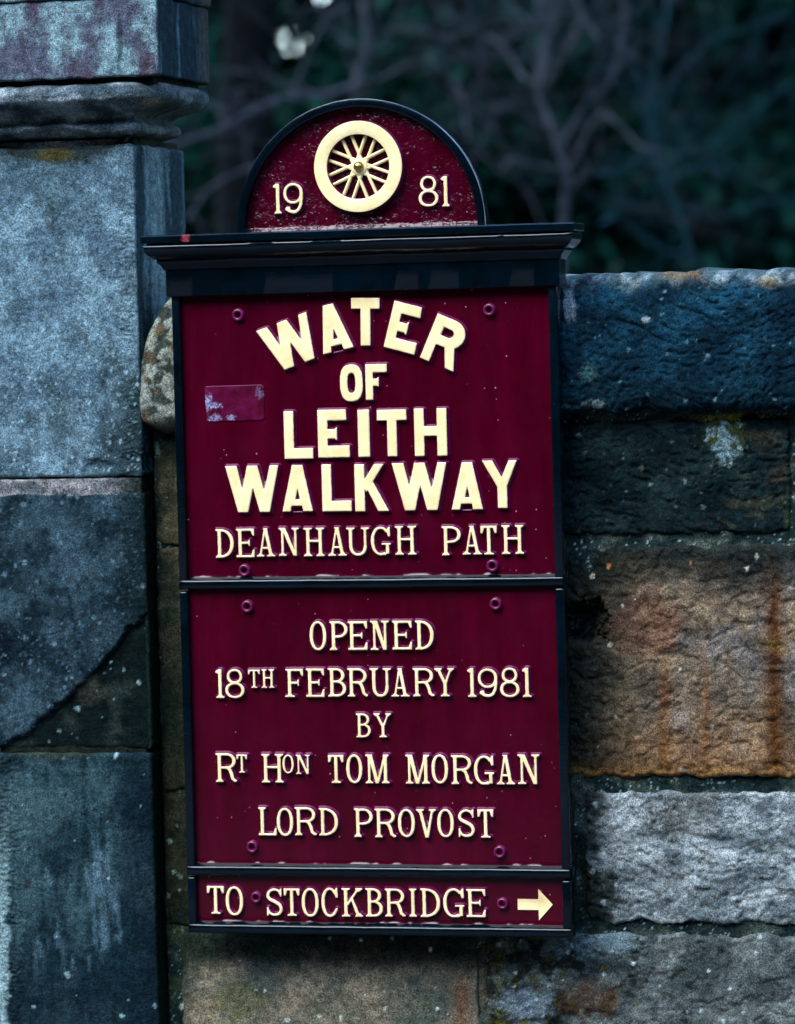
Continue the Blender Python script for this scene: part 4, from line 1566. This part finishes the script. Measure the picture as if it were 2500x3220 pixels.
line('DEANHAUGHPATH', 1.696, (660, 1620), [(30, 126, 75, 228), (140, 237, 73, 226), (248, 346, 71, 222), (365, 473, 68, 218), (500, 610, 68, 220), (629, 728, 66, 218), (730, 848, 67, 217), (858, 963, 63, 214), (987, 1100, 58, 212),
                                                  (1236, 1338, 60, 215), (1346, 1449, 57, 211), (1443, 1531, 57, 211), (1555, 1673, 54, 208)], top)
line('OPENED', 1.6627, (660, 1920), [(521, 608, 57, 208), (625, 720, 57, 208), (721, 823, 57, 207), (837, 934, 54, 207), (953, 1056, 54, 205), (1073, 1169, 53, 205)], mid)
line('18TH', 1.6627, (660, 1920), [(27, 71, 308, 458), (79, 179, 307, 458), (199, 262, 310, 405), (269, 336, 308, 405)], mid)
line('FEBRUARY', 1.6627, (660, 1920), [(396, 488, 306, 453), (502, 598, 304, 453), (617, 711, 302, 451), (719, 826, 302, 451), (837, 946, 302, 452), (947, 1041, 302, 451), (1061, 1173, 302, 450), (1175, 1277, 302, 450)], mid)
line('1981', 1.6627, (660, 1920), [(1344, 1389, 302, 453), (1401, 1503, 304, 453), (1516, 1618, 300, 453), (1631, 1676, 300, 453)], mid)
line('BY', 1.6308, (660, 2220), [(749, 824, 39, 162), (840, 929, 39, 162)], mid)
line('RTHON', 1.6308, (660, 2220), [(29, 138, 243, 391), (136, 191, 250, 343), (264, 376, 247, 394), (372, 429, 251, 346), (439, 513, 251, 350)], mid)
line('TOM', 1.6308, (660, 2220), [(606, 686, 252, 396), (699, 781, 250, 396), (796, 921, 250, 398)], mid)
line('MORGAN', 1.6308, (660, 2220), [(1002, 1128, 251, 400), (1136, 1221, 250, 398), (1237, 1346, 254, 402), (1354, 1456, 256, 404), (1469, 1563, 252, 403), (1577, 1688, 250, 402)], mid)
line('LORD', 2.12, (780, 2500), [(69, 189, 83, 271), (191, 300, 88, 273), (311, 456, 83, 270), (472, 599, 88, 272)], mid)
line('PROVOST', 2.12, (780, 2500), [(706, 831, 91, 281), (844, 986, 92, 284), (999, 1111, 95, 281), (1123, 1254, 96, 286), (1261, 1371, 95, 282), (1397, 1510, 96, 282), (1529, 1637, 97, 286)], mid)
line('TOSTOCKBRIDGE', 1.5143, (640, 2760), [(16, 98, 40, 173), (105, 188, 43, 180), (297, 376, 51, 183), (382, 458, 52, 183), (467, 548, 51, 186), (561, 641, 49, 187), (659, 756, 51, 187), (771, 853, 51, 187), (864, 961, 53, 187), (979, 1014, 53, 187),
                                                   (1032, 1126, 52, 189), (1141, 1241, 52, 189), (1251, 1343, 55, 189)], low)
line('1981', 2.4941, (800, 340), [(150, 206, 594, 830), (227, 380, 589, 826), (1286, 1441, 534, 772), (1466, 1523, 534, 773)], ped, face=PREC)


# ---- arrow: flat raised plate
def arrow():
    pts = [(1497, 102), (1596, 104), (1595, 57), (1661, 128), (1599, 199), (1597, 152), (1498, 151)]
    Y = REC - 0.0016
    q = [src(640 + x / 1.5143, 2760 + y / 1.5143, Y) for x, y in pts]
    V = [tuple(p) for p in q] + [(p[0], REC + 0.001, p[2]) for p in q]
    n = len(q)
    F = [list(range(n))[::-1], list(range(n, 2 * n))]
    F += [[i, (i + 1) % n, n + (i + 1) % n, n + i] for i in range(n)]
    F[0], F[1] = list(range(n)), list(range(2 * n - 1, n - 1, -1))
    o = mesh('arrow', V, [f[::-1] for f in F], MAT_CREAM, None, False)
    bevel(o, 0.0004, 2)
    return part(o, low)


arrow()


# ---- bolts: cup-shaped washers with a dark hole
def bolt_mesh(c, R, face):
    prof = [(R * 1.12, 0.0006), (R * 1.02, -0.0016), (R * 0.97, -0.0040), (R * 0.88, -0.0056), (R * 0.62, -0.0058), (R * 0.50, -0.0048), (R * 0.44, -0.0020), (R * 0.43, 0.0012), (R * 0.22, 0.0014), (0.0004, 0.0012)]
    n, m = 36, len(prof)
    V = []
    for i in range(n):
        t = 2 * math.pi * i / n
        for j, (r, y) in enumerate(prof):
            if j in (6, 7):          # hexagonal socket
                r = r * (0.90 / math.cos(((t + 0.3) % (math.pi / 3)) - math.pi / 6))
            V.append((c[0] + r * math.cos(t), face + y, c[2] + r * math.sin(t)))
    F = grid_faces(n, m, True)
    return V, F[:, ::-1]


MAT_BOLT = simple_material('bolt_maroon_paint', (0.10, 0.002, 0.030), (0.13, 0.003, 0.045), 90, 0.22, 0, 0.3)
for (bxp, byp, par, face, R) in ((507, 672, top, REC, 0.0080), (1043, 661, top, REC, 0.0080), (521, 1217, top, REC, 0.0080), (1050, 1207, top, REC, 0.0080), (527, 1294, mid, REC, 0.0080), (1057, 1288.5, mid, REC, 0.0080),
                                (537.5, 1807, mid, REC, 0.0080), (1065.5, 1818, mid, REC, 0.0080), (546, 1914.5, low, REC, 0.0074), (1071.5, 1928, low, REC, 0.0074)):
    V, F = bolt_mesh(at(bxp, byp, face - 0.004), R, face)
    part(mesh('bolt', V, F, MAT_BOLT, None, True), par)

# ---- old sticker residue on the upper panel
def sticker_material():
    m, nt, B, N, L = new_mat('sticker_residue')
    tc = N.new('ShaderNodeTexCoord').outputs['Object']
    n = noise_node(N, L, tc, 60, 5)
    c = ramp(N, L, n.outputs['Fac'], [(0.38, (0.050, 0.0002, 0.008)), (0.52, (0.080, 0.001, 0.020)), (0.68, (0.105, 0.004, 0.036))])
    a = N.new('ShaderNodeAttribute')
    a.attribute_name = 'edge'
    n2 = noise_node(N, L, tc, 420, 3, 0.7)
    k = N.new('ShaderNodeMath')
    k.operation = 'MULTIPLY'
    L.new(a.outputs['Fac'], k.inputs[0])
    L.new(ramp(N, L, n2.outputs['Fac'], [(0.42, (0, 0, 0)), (0.60, (1, 1, 1))]).outputs[0], k.inputs[1])
    L.new(mixc(N, L, 'MIX', k.outputs[0], c.outputs[0], (0.36, 0.42, 0.62)), B.inputs['Base Color'])
    B.inputs['Roughness'].default_value = 0.35
    B.inputs['Specular IOR Level'].default_value = 0.15
    return m


def sticker():
    c = [at(x, y, REC - 0.0006) for x, y in ((436, 824), (563, 820), (565, 896), (441, 900))]
    n, m = 64, 40
    S, T = np.meshgrid(np.linspace(0, 1, n), np.linspace(0, 1, m), indexing='ij')
    c = [np.array(p) for p in c]
    W = (c[0] * (1 - S[..., None]) + c[1] * S[..., None]) * (1 - T[..., None]) + (c[3] * (1 - S[..., None]) + c[2] * S[..., None]) * T[..., None]
    w = np.clip(blob(S * 100, T * 60, 5, 28, 7, 16, 501, 0.8) + blob(S * 100, T * 60, 17, 33, 11, 5, 502, 0.9) + blob(S * 100, T * 60, 42, 54, 7, 5, 503, 0.8) + 0.7 * blob(S * 100, T * 60, 14, 54, 12, 8, 504, 0.9)
                + 0.3 * blob(S * 100, T * 60, 93, 14, 8, 10, 505, 0.9), 0, 1)
    V = W.copy()
    V[..., 1] = REC - 0.0008 - 0.0002 * fbm(S * 10, T * 6, 3, 506)
    # rounded, slightly torn outline
    F = grid_faces(n, m, flip=True)
    ctr = np.stack([S.ravel()[F].mean(1), T.ravel()[F].mean(1)], -1)
    qx, qy = np.abs(ctr[:, 0] - 0.5) * 1.70 - (0.85 - 0.09), np.abs(ctr[:, 1] - 0.5) - (0.5 - 0.09)
    dist = np.hypot(np.maximum(qx, 0), np.maximum(qy, 0))
    F = F[dist + 0.02 * fbm(ctr[:, 0] * 20, ctr[:, 1] * 14, 3, 507) < 0.088]
    o = mesh('sticker_residue', V.reshape(-1, 3), F, sticker_material(), None, True, None, {'edge': w.ravel()})
    md = o.modifiers.new('thickness', 'SOLIDIFY')
    md.thickness = 0.0004
    md.offset = -1
    return part(o, top)


sticker()

# ---- wheel emblem
wc = src(1124.8, 523.6, PREC - 0.013)
WR = 0.0569
RIN = 0.0403
WH = 0.0125


def wheel():
    prof = [(WR + 0.0016, 0.001), (WR + 0.0007, -WH + 0.002), (WR - 0.0003, -WH + 0.0002), (WR - 0.0012, -WH), (RIN + 0.0012, -WH), (RIN + 0.0003, -WH + 0.0004), (RIN - 0.0002, -WH + 0.002), (RIN - 0.0012, 0.001)]
    n, m = 120, len(prof)
    V, E = [], []
    for i in range(n):
        t = 2 * math.pi * i / n
        w = 1 + 0.004 * float(fbm(np.array([math.cos(t) * 2]), np.array([math.sin(t) * 2]), 3, 511)[0])
        for j, (r, y) in enumerate(prof):
            V.append((wc[0] + r * w * math.cos(t), PREC + y, wc[2] + r * w * math.sin(t)))
            E.append(-0.001 if 2 <= j <= 5 else 0.002)
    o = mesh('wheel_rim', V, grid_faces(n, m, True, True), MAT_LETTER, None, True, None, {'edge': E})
    md = o.modifiers.new('split', 'EDGE_SPLIT')
    md.split_angle = math.radians(40)
    part(o, ped)
    # spokes: eight crossing pairs
    for k in range(8):
        base = math.radians(90 + 45 * k)
        ap = 0.0085
        for s in (-1, 1):
            a0 = base - s * 0.36
            a1 = base + s * math.radians(13.5)
            p0 = np.array([ap * math.cos(a0), ap * math.sin(a0)])
            p1 = np.array([(RIN + 0.001) * math.cos(a1), (RIN + 0.001) * math.sin(a1)])
            dr = (p1 - p0) / np.linalg.norm(p1 - p0)
            nn = np.array([-dr[1], dr[0]])
            Vs, Fs, Es = [], [], []
            hw = 0.0015
            sec = [(-hw - 0.0012, 0.001), (-hw - 0.0002, -0.0060), (-hw + 0.0006, -0.0068), (hw - 0.0006, -0.0068), (hw + 0.0002, -0.0060), (hw + 0.0012, 0.001)]
            for q in np.linspace(0, 1, 6):
                c = p0 + (p1 - p0) * q
                for (w_, y) in sec:
                    e = c + nn * w_
                    Vs.append((wc[0] + e[0], PREC + y + 0.00004 * (k * 2 + (s > 0)), wc[2] + e[1]))
                    Es.append(-0.001 if y < -0.005 else 0.002)
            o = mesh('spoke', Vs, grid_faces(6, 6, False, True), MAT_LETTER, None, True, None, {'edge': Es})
            part(o, ped)
    # hub disc and brass boss
    def lathe(name, prof, mat, edge=None):
        n, m = 40, len(prof)
        V, E = [], []
        for i in range(n):
            t = 2 * math.pi * i / n
            for j, (r, y) in enumerate(prof):
                V.append((wc[0] + r * math.cos(t), PREC + y, wc[2] + r * math.sin(t)))
                E.append(edge[j] if edge else 0)
        return part(mesh(name, V, grid_faces(n, m, True, True), mat, None, True, None, {'edge': E}), ped)
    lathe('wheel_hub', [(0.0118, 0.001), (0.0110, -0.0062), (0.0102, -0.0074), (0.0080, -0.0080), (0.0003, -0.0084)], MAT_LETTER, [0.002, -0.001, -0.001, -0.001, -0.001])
    lathe('hub_boss', [(0.0070, -0.0075)] + [(0.0066 * math.cos(t), -0.0085 - 0.0066 * math.sin(t)) for t in np.linspace(0, 1.55, 9)], MAT_BRASS)


wheel()

# ---------------------------------------------------------------- ground
def ground():
    xs = np.concatenate([np.linspace(-120, -12, 20), np.linspace(-11, 11, 45), np.linspace(12, 120, 20)])
    ys = np.concatenate([np.linspace(-60, -3, 12), np.linspace(-2.5, 25, 56), np.linspace(27, 300, 30)])
    X, Y = np.meshgrid(xs, ys, indexing='ij')
    Z = -0.8 + 0.25 * fbm(X * 0.25, Y * 0.25, 4, 601) * sstep(0.6, 4, Y) + 0.05 * sstep(2, 12, Y)
    Z = np.where(Y < 0.5, -0.8, Z)
    o = mesh('ground', np.stack([X, Y, Z], -1).reshape(-1, 3), grid_faces(len(xs), len(ys)), MAT_GROUND, None, True)
    o['kind'] = 'structure'
    V, F = [], []
    box((V, F), -8, 8, -6.5, -0.35, -0.9, -0.796)
    p = mesh('path', V, F, MAT_PATH, None, False)
    p['kind'] = 'structure'


ground()


# ---------------------------------------------------------------- woodland behind the wall
def tube(V, F, pts, rad, seg=6):
    P = np.asarray(pts, float)
    n = len(P)
    k0 = len(V)
    ref = np.array([0.31, 0.87, 0.22])
    for i in range(n):
        t = P[min(i + 1, n - 1)] - P[max(i - 1, 0)]
        t = t / (np.linalg.norm(t) + 1e-9)
        a = np.cross(t, ref); a /= np.linalg.norm(a) + 1e-9
        b = np.cross(t, a)
        for s in range(seg):
            q = 2 * math.pi * s / seg
            V.append(tuple(P[i] + rad[i] * (a * math.cos(q) + b * math.sin(q))))
    for i in range(n - 1):
        for s in range(seg):
            F.append([k0 + i * seg + s, k0 + i * seg + (s + 1) % seg, k0 + (i + 1) * seg + (s + 1) % seg, k0 + (i + 1) * seg + s])


def wiggle(p0, p1, r0, r1, n, amp, rng):
    p0, p1 = np.asarray(p0, float), np.asarray(p1, float)
    L = np.linalg.norm(p1 - p0)
    ph = rng.uniform(0, 9, 3)
    pts, rad = [], []
    for t in np.linspace(0, 1, n):
        w = amp * L * np.array([math.sin(ph[0] + 5 * t), math.sin(ph[1] + 4 * t), math.sin(ph[2] + 6 * t)]) * math.sin(math.pi * min(t * 1.0, 1)) 
        pts.append(p0 + (p1 - p0) * t + w)
        rad.append(r0 + (r1 - r0) * t)
    return np.array(pts), rad


def grow(V, F, p, d, L, r, depth, rng, up=0.25):
    d = d / np.linalg.norm(d)
    e = p + d * L
    pts, rad = wiggle(p, e, r, r * 0.55, 7, 0.06, rng)
    tube(V, F, pts, rad, 6 if r > 0.01 else 4)
    if depth <= 0:
        return
    for k in range(rng.integers(1, 4)):
        t = rng.uniform(0.35, 1.0)
        q = pts[int(t * 6)]
        nd = d + rng.normal(0, 0.55, 3) + np.array([0, 0, up])
        grow(V, F, q, nd, L * rng.uniform(0.5, 0.8), r * rng.uniform(0.45, 0.65), depth - 1, rng, up)


GRP_BARE = 'bare trees behind the wall'
GRP_GREEN = 'dark evergreens behind the wall'


def routed_tree(name, label, base, limbs, mat, seed, twig=2, group=GRP_BARE, single=False):
    """a bare tree: trunk to the first limb point, then limbs laid along measured lines (px, py, distance, radius)"""
    rng = np.random.default_rng(seed)
    root = thing(name, label, 'tree', tuple(base), group)
    tv, tf, bv, bf = [], [], [], []
    for li, (pts, r0, r1) in enumerate(limbs):
        P = np.array([at(x, y, Y) for x, y, Y in pts])
        # resample smoothly
        Q = smooth(P, 5)
        rad = np.linspace(r0, r1, len(Q)) * (0.8 if li == 0 else 0.55)
        if li == 0:
            st, _ = wiggle(base, Q[0], 0, 0, 6, 0.02, rng)
            tube(tv, tf, np.vstack([st[:-1], Q]), np.concatenate([np.linspace(r0 * 1.4, r0, 5), rad]), 8)
        else:
            if single:                   # stout limbs are parts of their own
                lv, lf = [], []
                tube(lv, lf, Q, rad, 8)
                o = mesh('limb', lv, lf, mat, None, True)
                o.parent = root
                o.matrix_parent_inverse = Matrix.Translation(-Vector(root.location))
                continue
            tube(bv, bf, Q, rad, 6)
        for k in range(0 if single else len(Q) // 3):
            i = rng.integers(1, len(Q) - 1)
            dd = Q[min(i + 1, len(Q) - 1)] - Q[i - 1]
            dd = dd / (np.linalg.norm(dd) + 1e-9) + rng.normal(0, 0.7, 3) + np.array([0, 0, 0.2])
            grow(bv, bf, Q[i], dd, rng.uniform(0.2, 0.55), rad[i] * 0.34, twig, rng)
    for nm, v, f in (('trunk', tv, tf), ('branches', bv, bf)):
        if not v:
            continue
        o = mesh(nm, v, f, mat, None, True)
        o.parent = root
        o.matrix_parent_inverse = Matrix.Translation(-Vector(root.location))
    return root


Y1, Y2 = 6.4, 7.6
b1 = at(1180, 760, 7.0); b1[2] = -0.8
routed_tree('bare_tree', 'pale mauve bare tree with a tangle of forking branches behind the sign', b1, [
    ([(1196, 640, 7.0), (1203, 460, 7.0), (1209, 370, 7.0), (1185, 295, 7.0), (1150, 200, 7.0), (1165, 120, 7.0), (1153, 30, 7.0), (1150, -120, 7.0)], 0.019, 0.012),
    ([(1157, 304, 7.0), (1125, 248, 6.9), (1077, 224, 6.8), (1041, 200, 6.7), (1017, 132, 6.6), (1000, 60, 6.5), (990, -60, 6.4)], 0.015, 0.011),
    ([(1149, 180, 7.0), (1121, 168, 7.1), (1097, 136, 7.2), (1069, 96, 7.2), (1025, 72, 7.2), (940, 30, 7.1), (880, -40, 7.0)], 0.013, 0.009),
    ([(1209, 365, 7.0), (1150, 356, 6.9), (1097, 340, 6.8), (1065, 368, 6.7), (1045, 340, 6.6), (1037, 256, 6.5)], 0.014, 0.008),
    ([(1150, 200, 7.0), (1185, 150, 7.0), (1241, 40, 7.0), (1217, -20, 7.0), (1200, -150, 7.0)], 0.013, 0.010),
    ([(1190, 120, 7.0), (1240, 45, 6.9), (1281, 80, 6.8), (1300, 10, 6.7)], 0.011, 0.006),
    ([(1193, 320, 7.0), (1249, 220, 7.1), (1305, 172, 7.2), (1321, 108, 7.3), (1340, 0, 7.4)], 0.011, 0.006),
    ([(1205, 380, 7.0), (1273, 248, 7.0), (1321, 268, 6.9), (1365, 312, 6.8), (1400, 320, 6.7)], 0.012, 0.006),
], MAT_PALE_BARK, 3)
b2 = at(1500, 760, 7.6); b2[2] = -0.8
routed_tree('bare_tree', 'slim grey-blue bare tree with long arching twigs above the right end of the wall', b2, [
    ([(1500, 700, 7.6), (1480, 560, 7.6), (1440, 440, 7.6), (1400, 330, 7.6), (1390, 200, 7.6), (1420, 60, 7.6), (1430, -120, 7.6)], 0.013, 0.008),
    ([(1277, 372, 7.6), (1337, 356, 7.6), (1397, 322, 7.6), (1457, 328, 7.5), (1537, 296, 7.4), (1617, 236, 7.3), (1720, 150, 7.2)], 0.012, 0.006),
    ([(1420, 385, 7.6), (1500, 350, 7.6), (1540, 380, 7.5), (1530, 340, 7.5), (1640, 400, 7.4)], 0.009, 0.005),
    ([(1395, 260, 7.6), (1470, 130, 7.6), (1530, 80, 7.5), (1600, 60, 7.4), (1696, 20, 7.4)], 0.009, 0.005),
    ([(1440, 440, 7.6), (1540, 460, 7.5), (1640, 430, 7.4), (1720, 440, 7.4)], 0.008, 0.004),
    ([(1470, 530, 7.6), (1429, 540, 7.4), (1357, 500, 7.2), (1325, 460, 7.1), (1277, 480, 7.0)], 0.012, 0.012),
    ([(1395, 230, 7.6), (1340, 120, 7.6), (1290, 20, 7.6), (1280, -80, 7.6)], 0.008, 0.005),
], MAT_GREY_BARK, 5)
b3 = at(820, 760, 6.6); b3[2] = -0.8
routed_tree('bare_tree', 'bare sapling with a thick pale limb slanting behind the sign arch', b3, [
    ([(800, 700, 6.6), (790, 500, 6.6), (800, 380, 6.6), (760, 200, 6.6), (780, 80, 6.6), (760, -100, 6.6)], 0.020, 0.012),
    ([(790, 170, 6.6), (700, 200, 6.5), (625, 205, 6.4), (560, 225, 6.3), (470, 275, 6.2), (400, 300, 6.1), (340, 320, 6.0)], 0.017, 0.012),
    ([(625, 205, 6.4), (660, 110, 6.4), (700, 40, 6.4), (760, 0, 6.4)], 0.012, 0.007),
    ([(790, 300, 6.6), (700, 330, 6.5), (560, 350, 6.4), (450, 400, 6.3), (400, 470, 6.2)], 0.013, 0.007),
    ([(770, 190, 6.6), (850, 150, 6.6), (920, 130, 6.5), (980, 200, 6.5), (1000, 300, 6.4)], 0.010, 0.006),
    ([(765, 120, 6.6), (860, 60, 6.6), (960, 80, 6.5), (1040, 40, 6.5)], 0.009, 0.005),
], MAT_PALE_BARK, 9)

# the thick dark trunk between pier and sign
bd = at(515, 700, 9.0); bd[2] = -0.8
routed_tree('dark_tree', 'thick almost black tree trunk between the pier and the sign arch', bd, [
    ([(515, 600, 9.0), (518, 400, 9.0), (525, 200, 9.0), (530, 0, 9.0), (525, -200, 9.0), (535, -700, 9.0), (520, -1500, 9.0)], 0.13, 0.09),
    ([(530, 20, 9.0), (470, -80, 9.0), (430, -200, 8.9), (400, -420, 8.8)], 0.055, 0.03),
    ([(525, -250, 9.0), (640, -420, 9.1), (760, -700, 9.2)], 0.06, 0.03),
], MAT_DARK_BARK, 11, single=True)


def evergreen(name, label, cx, cy, w, zt, n, mat, seed, gap=None, zb=-0.8, leaf=0.05, dp=1.0):
    """leafy evergreen: trunk, limbs and thousands of small leaves in clumps"""
    rng = np.random.default_rng(seed)
    root = thing(name, label, 'tree', (cx, cy, -0.8), GRP_GREEN)
    tv, tf = [], []
    tube(tv, tf, *wiggle((cx, cy, -0.9), (cx, cy, zt * 0.85), 0.09, 0.03, 9, 0.03, rng), 8)
    clumps = []
    for k in range(64):
        z = zb + 0.2 + (zt - zb) * rng.uniform(0, 1)
        env = w * (0.55 + 0.45 * math.sin(math.pi * min(1, max(0, (z - zb) / (zt - zb) * 0.9 + 0.1))))
        a, rr = rng.uniform(0, 2 * math.pi), env * math.sqrt(rng.uniform(0.05, 1))
        c = np.array([cx + rr * math.cos(a), cy + dp * rr * math.sin(a), z])
        clumps.append((c, rng.uniform(0.22, 0.5)))
        if k % 3 == 0:
            tube(tv, tf, *wiggle((cx, cy, max(-0.7, z - 0.5)), c, 0.03, 0.008, 6, 0.05, rng), 5)
    per = n // len(clumps)
    C = np.concatenate([c + rng.normal(0, 1, (per, 3)) * r * np.array([0.62, 0.62, 0.42]) for c, r in clumps])
    if gap is not None:
        px, py = pix(C[:, 0], C[:, 1], C[:, 2])
        C = C[~gap(px, py) | (rng.uniform(0, 1, len(C)) < 0.11)]
    N_ = len(C)
    u = rng.normal(0, 1, (N_, 3)); u /= np.linalg.norm(u, axis=1)[:, None]
    v = np.cross(u, rng.normal(0, 1, (N_, 3))); v /= np.linalg.norm(v, axis=1)[:, None]
    s = rng.uniform(0.6, 1.3, (N_, 1)) * leaf
    Q = np.stack([C - u * s, C + v * s * 0.5, C + u * s, C - v * s * 0.5], 1).reshape(-1, 3)
    F = np.arange(N_ * 4).reshape(-1, 4)
    for nm, vv, ff, mm in (('trunk', tv, tf, MAT_DARK_BARK), ('crown', Q, F, mat)):
        o = mesh(nm, vv, ff, mm, None, nm == 'trunk')
        o.parent = root
        o.matrix_parent_inverse = Matrix.Translation(-Vector(root.location))
    return root


def sky_gap(px, py):
    px, py = px + 16 * fbm(px / 30, py / 30, 3, 901), py + 16 * fbm(px / 30, py / 30, 3, 902)
    return (np.hypot((px - 628) / 46, (py - 122) / 76) < 1) | (np.hypot((px - 660) / 60, (py + 6) / 46) < 1)


evergreen('evergreen_tree', 'tall dark evergreen right of the black trunk, sky showing through its edge', -2.55, 11.5, 1.25, 6.0, 42000, MAT_LEAF, 21, sky_gap)
evergreen('evergreen_tree', 'dense dark evergreen behind the mauve bare tree', -1.55, 12.5, 1.3, 6.5, 42000, MAT_LEAF2, 23, sky_gap)
evergreen('evergreen_tree', 'nearly black evergreen above the right end of the wall', -0.45, 11.5, 1.2, 6.5, 42000, MAT_LEAF, 25)
evergreen('evergreen_tree', 'black-green evergreen directly behind the pier', -4.3, 12.0, 1.25, 6.0, 42000, MAT_LEAF, 27, sky_gap)
evergreen('evergreen_tree', 'evergreen wide of the wall on the right', 1.4, 12.5, 1.5, 5.5, 30000, MAT_LEAF2, 29, None)
evergreen('evergreen_tree', 'broad unseen evergreen added well to the right to darken reflections', 3.6, 12.0, 1.6, 6.0, 24000, MAT_LEAF, 33, None)  # out of view, added so the cornice's right end reflects dark leaves
evergreen('evergreen_tree', 'unseen evergreen added farthest right to darken reflections', 6.0, 13.0, 1.7, 6.0, 24000, MAT_LEAF2, 35, None)  # also added out of view to darken the cornice end
evergreen('evergreen_tree', 'evergreen far left beyond the pier', -6.8, 13.0, 1.5, 5.5, 30000, MAT_LEAF2, 31, sky_gap)
for i, (x, y, w, h) in enumerate(((-7.5, 19, 2.2, 2.6), (-5.2, 20, 2.0, 2.55), (-3.0, 19, 2.2, 6.0), (-0.6, 20, 2.2, 6.5), (2.0, 19, 2.2, 6.0))):
    evergreen('evergreen_tree', ['low evergreen in the far row behind the pier', 'low evergreen under the patch of sky', 'large evergreen in the far row behind the arch', 'large evergreen in the far row behind the wall', 'large evergreen far off to the right'][i], x, y, w, h, 30000, MAT_LEAF, 41 + i, sky_gap, leaf=0.08)


# far wood, plus unseen trees added behind the camera to block low sky
def woodland():
    rng = np.random.default_rng(77)
    Cs = []
    for k in range(560):  # unseen mass, added to make the light top-heavy and reflections dark
        x = rng.uniform(-32, 32)
        d = rng.uniform(0, 1)
        y = -13 - 9 * d - 0.004 * 0 * x
        h = 8.5 + 2.5 * math.sin(x * 0.7 + 1) + 3.0 * d
        z = -0.8 + h * rng.uniform(0, 1) ** 0.8
        Cs.append(np.array([x, y, z]) + rng.normal(0, 1, (90, 3)) * np.array([0.9, 0.8, 0.6]))
    for side in (-1, 1):
        for k in range(120):
            Cs.append(np.array([side * rng.uniform(17, 24), rng.uniform(-16, 6), -0.8 + 9 * rng.uniform(0, 1)]) + rng.normal(0, 1, (90, 3)) * np.array([0.9, 0.9, 0.6]))
    for k in range(1000):             # the visible wood closing the view far behind the wall
        x = rng.uniform(-26, 22)
        c = np.array([x, 25 + 5 * rng.uniform(0, 1), -0.8 + 8.5 * rng.uniform(0, 1)]) + rng.normal(0, 1, (110, 3)) * np.array([0.9, 0.9, 0.6])
        px, py = pix(c[:, 0], c[:, 1], c[:, 2])
        Cs.append(c[~sky_gap(px, py) | (rng.uniform(0, 1, len(c)) < 0.11)])
    C = np.concatenate(Cs)
    N_ = len(C)
    u = rng.normal(0, 1, (N_, 3)); u /= np.linalg.norm(u, axis=1)[:, None]
    v = np.cross(u, rng.normal(0, 1, (N_, 3))); v /= np.linalg.norm(v, axis=1)[:, None]
    s = rng.uniform(0.6, 1.3, (N_, 1)) * np.where(C[:, 1:2] > 10, 0.24, 0.46)
    Q = np.stack([C - u * s, C + v * s * 0.6, C + u * s, C - v * s * 0.6], 1).reshape(-1, 3)
    o = mesh('woodland', Q, np.arange(N_ * 4).reshape(-1, 4), MAT_LEAF, None, False)
    o['kind'] = 'stuff'
    o['label'] = 'dark evergreen wood far behind the wall, plus unseen trees added to block low sky'
    o['category'] = 'woodland'


woodland()
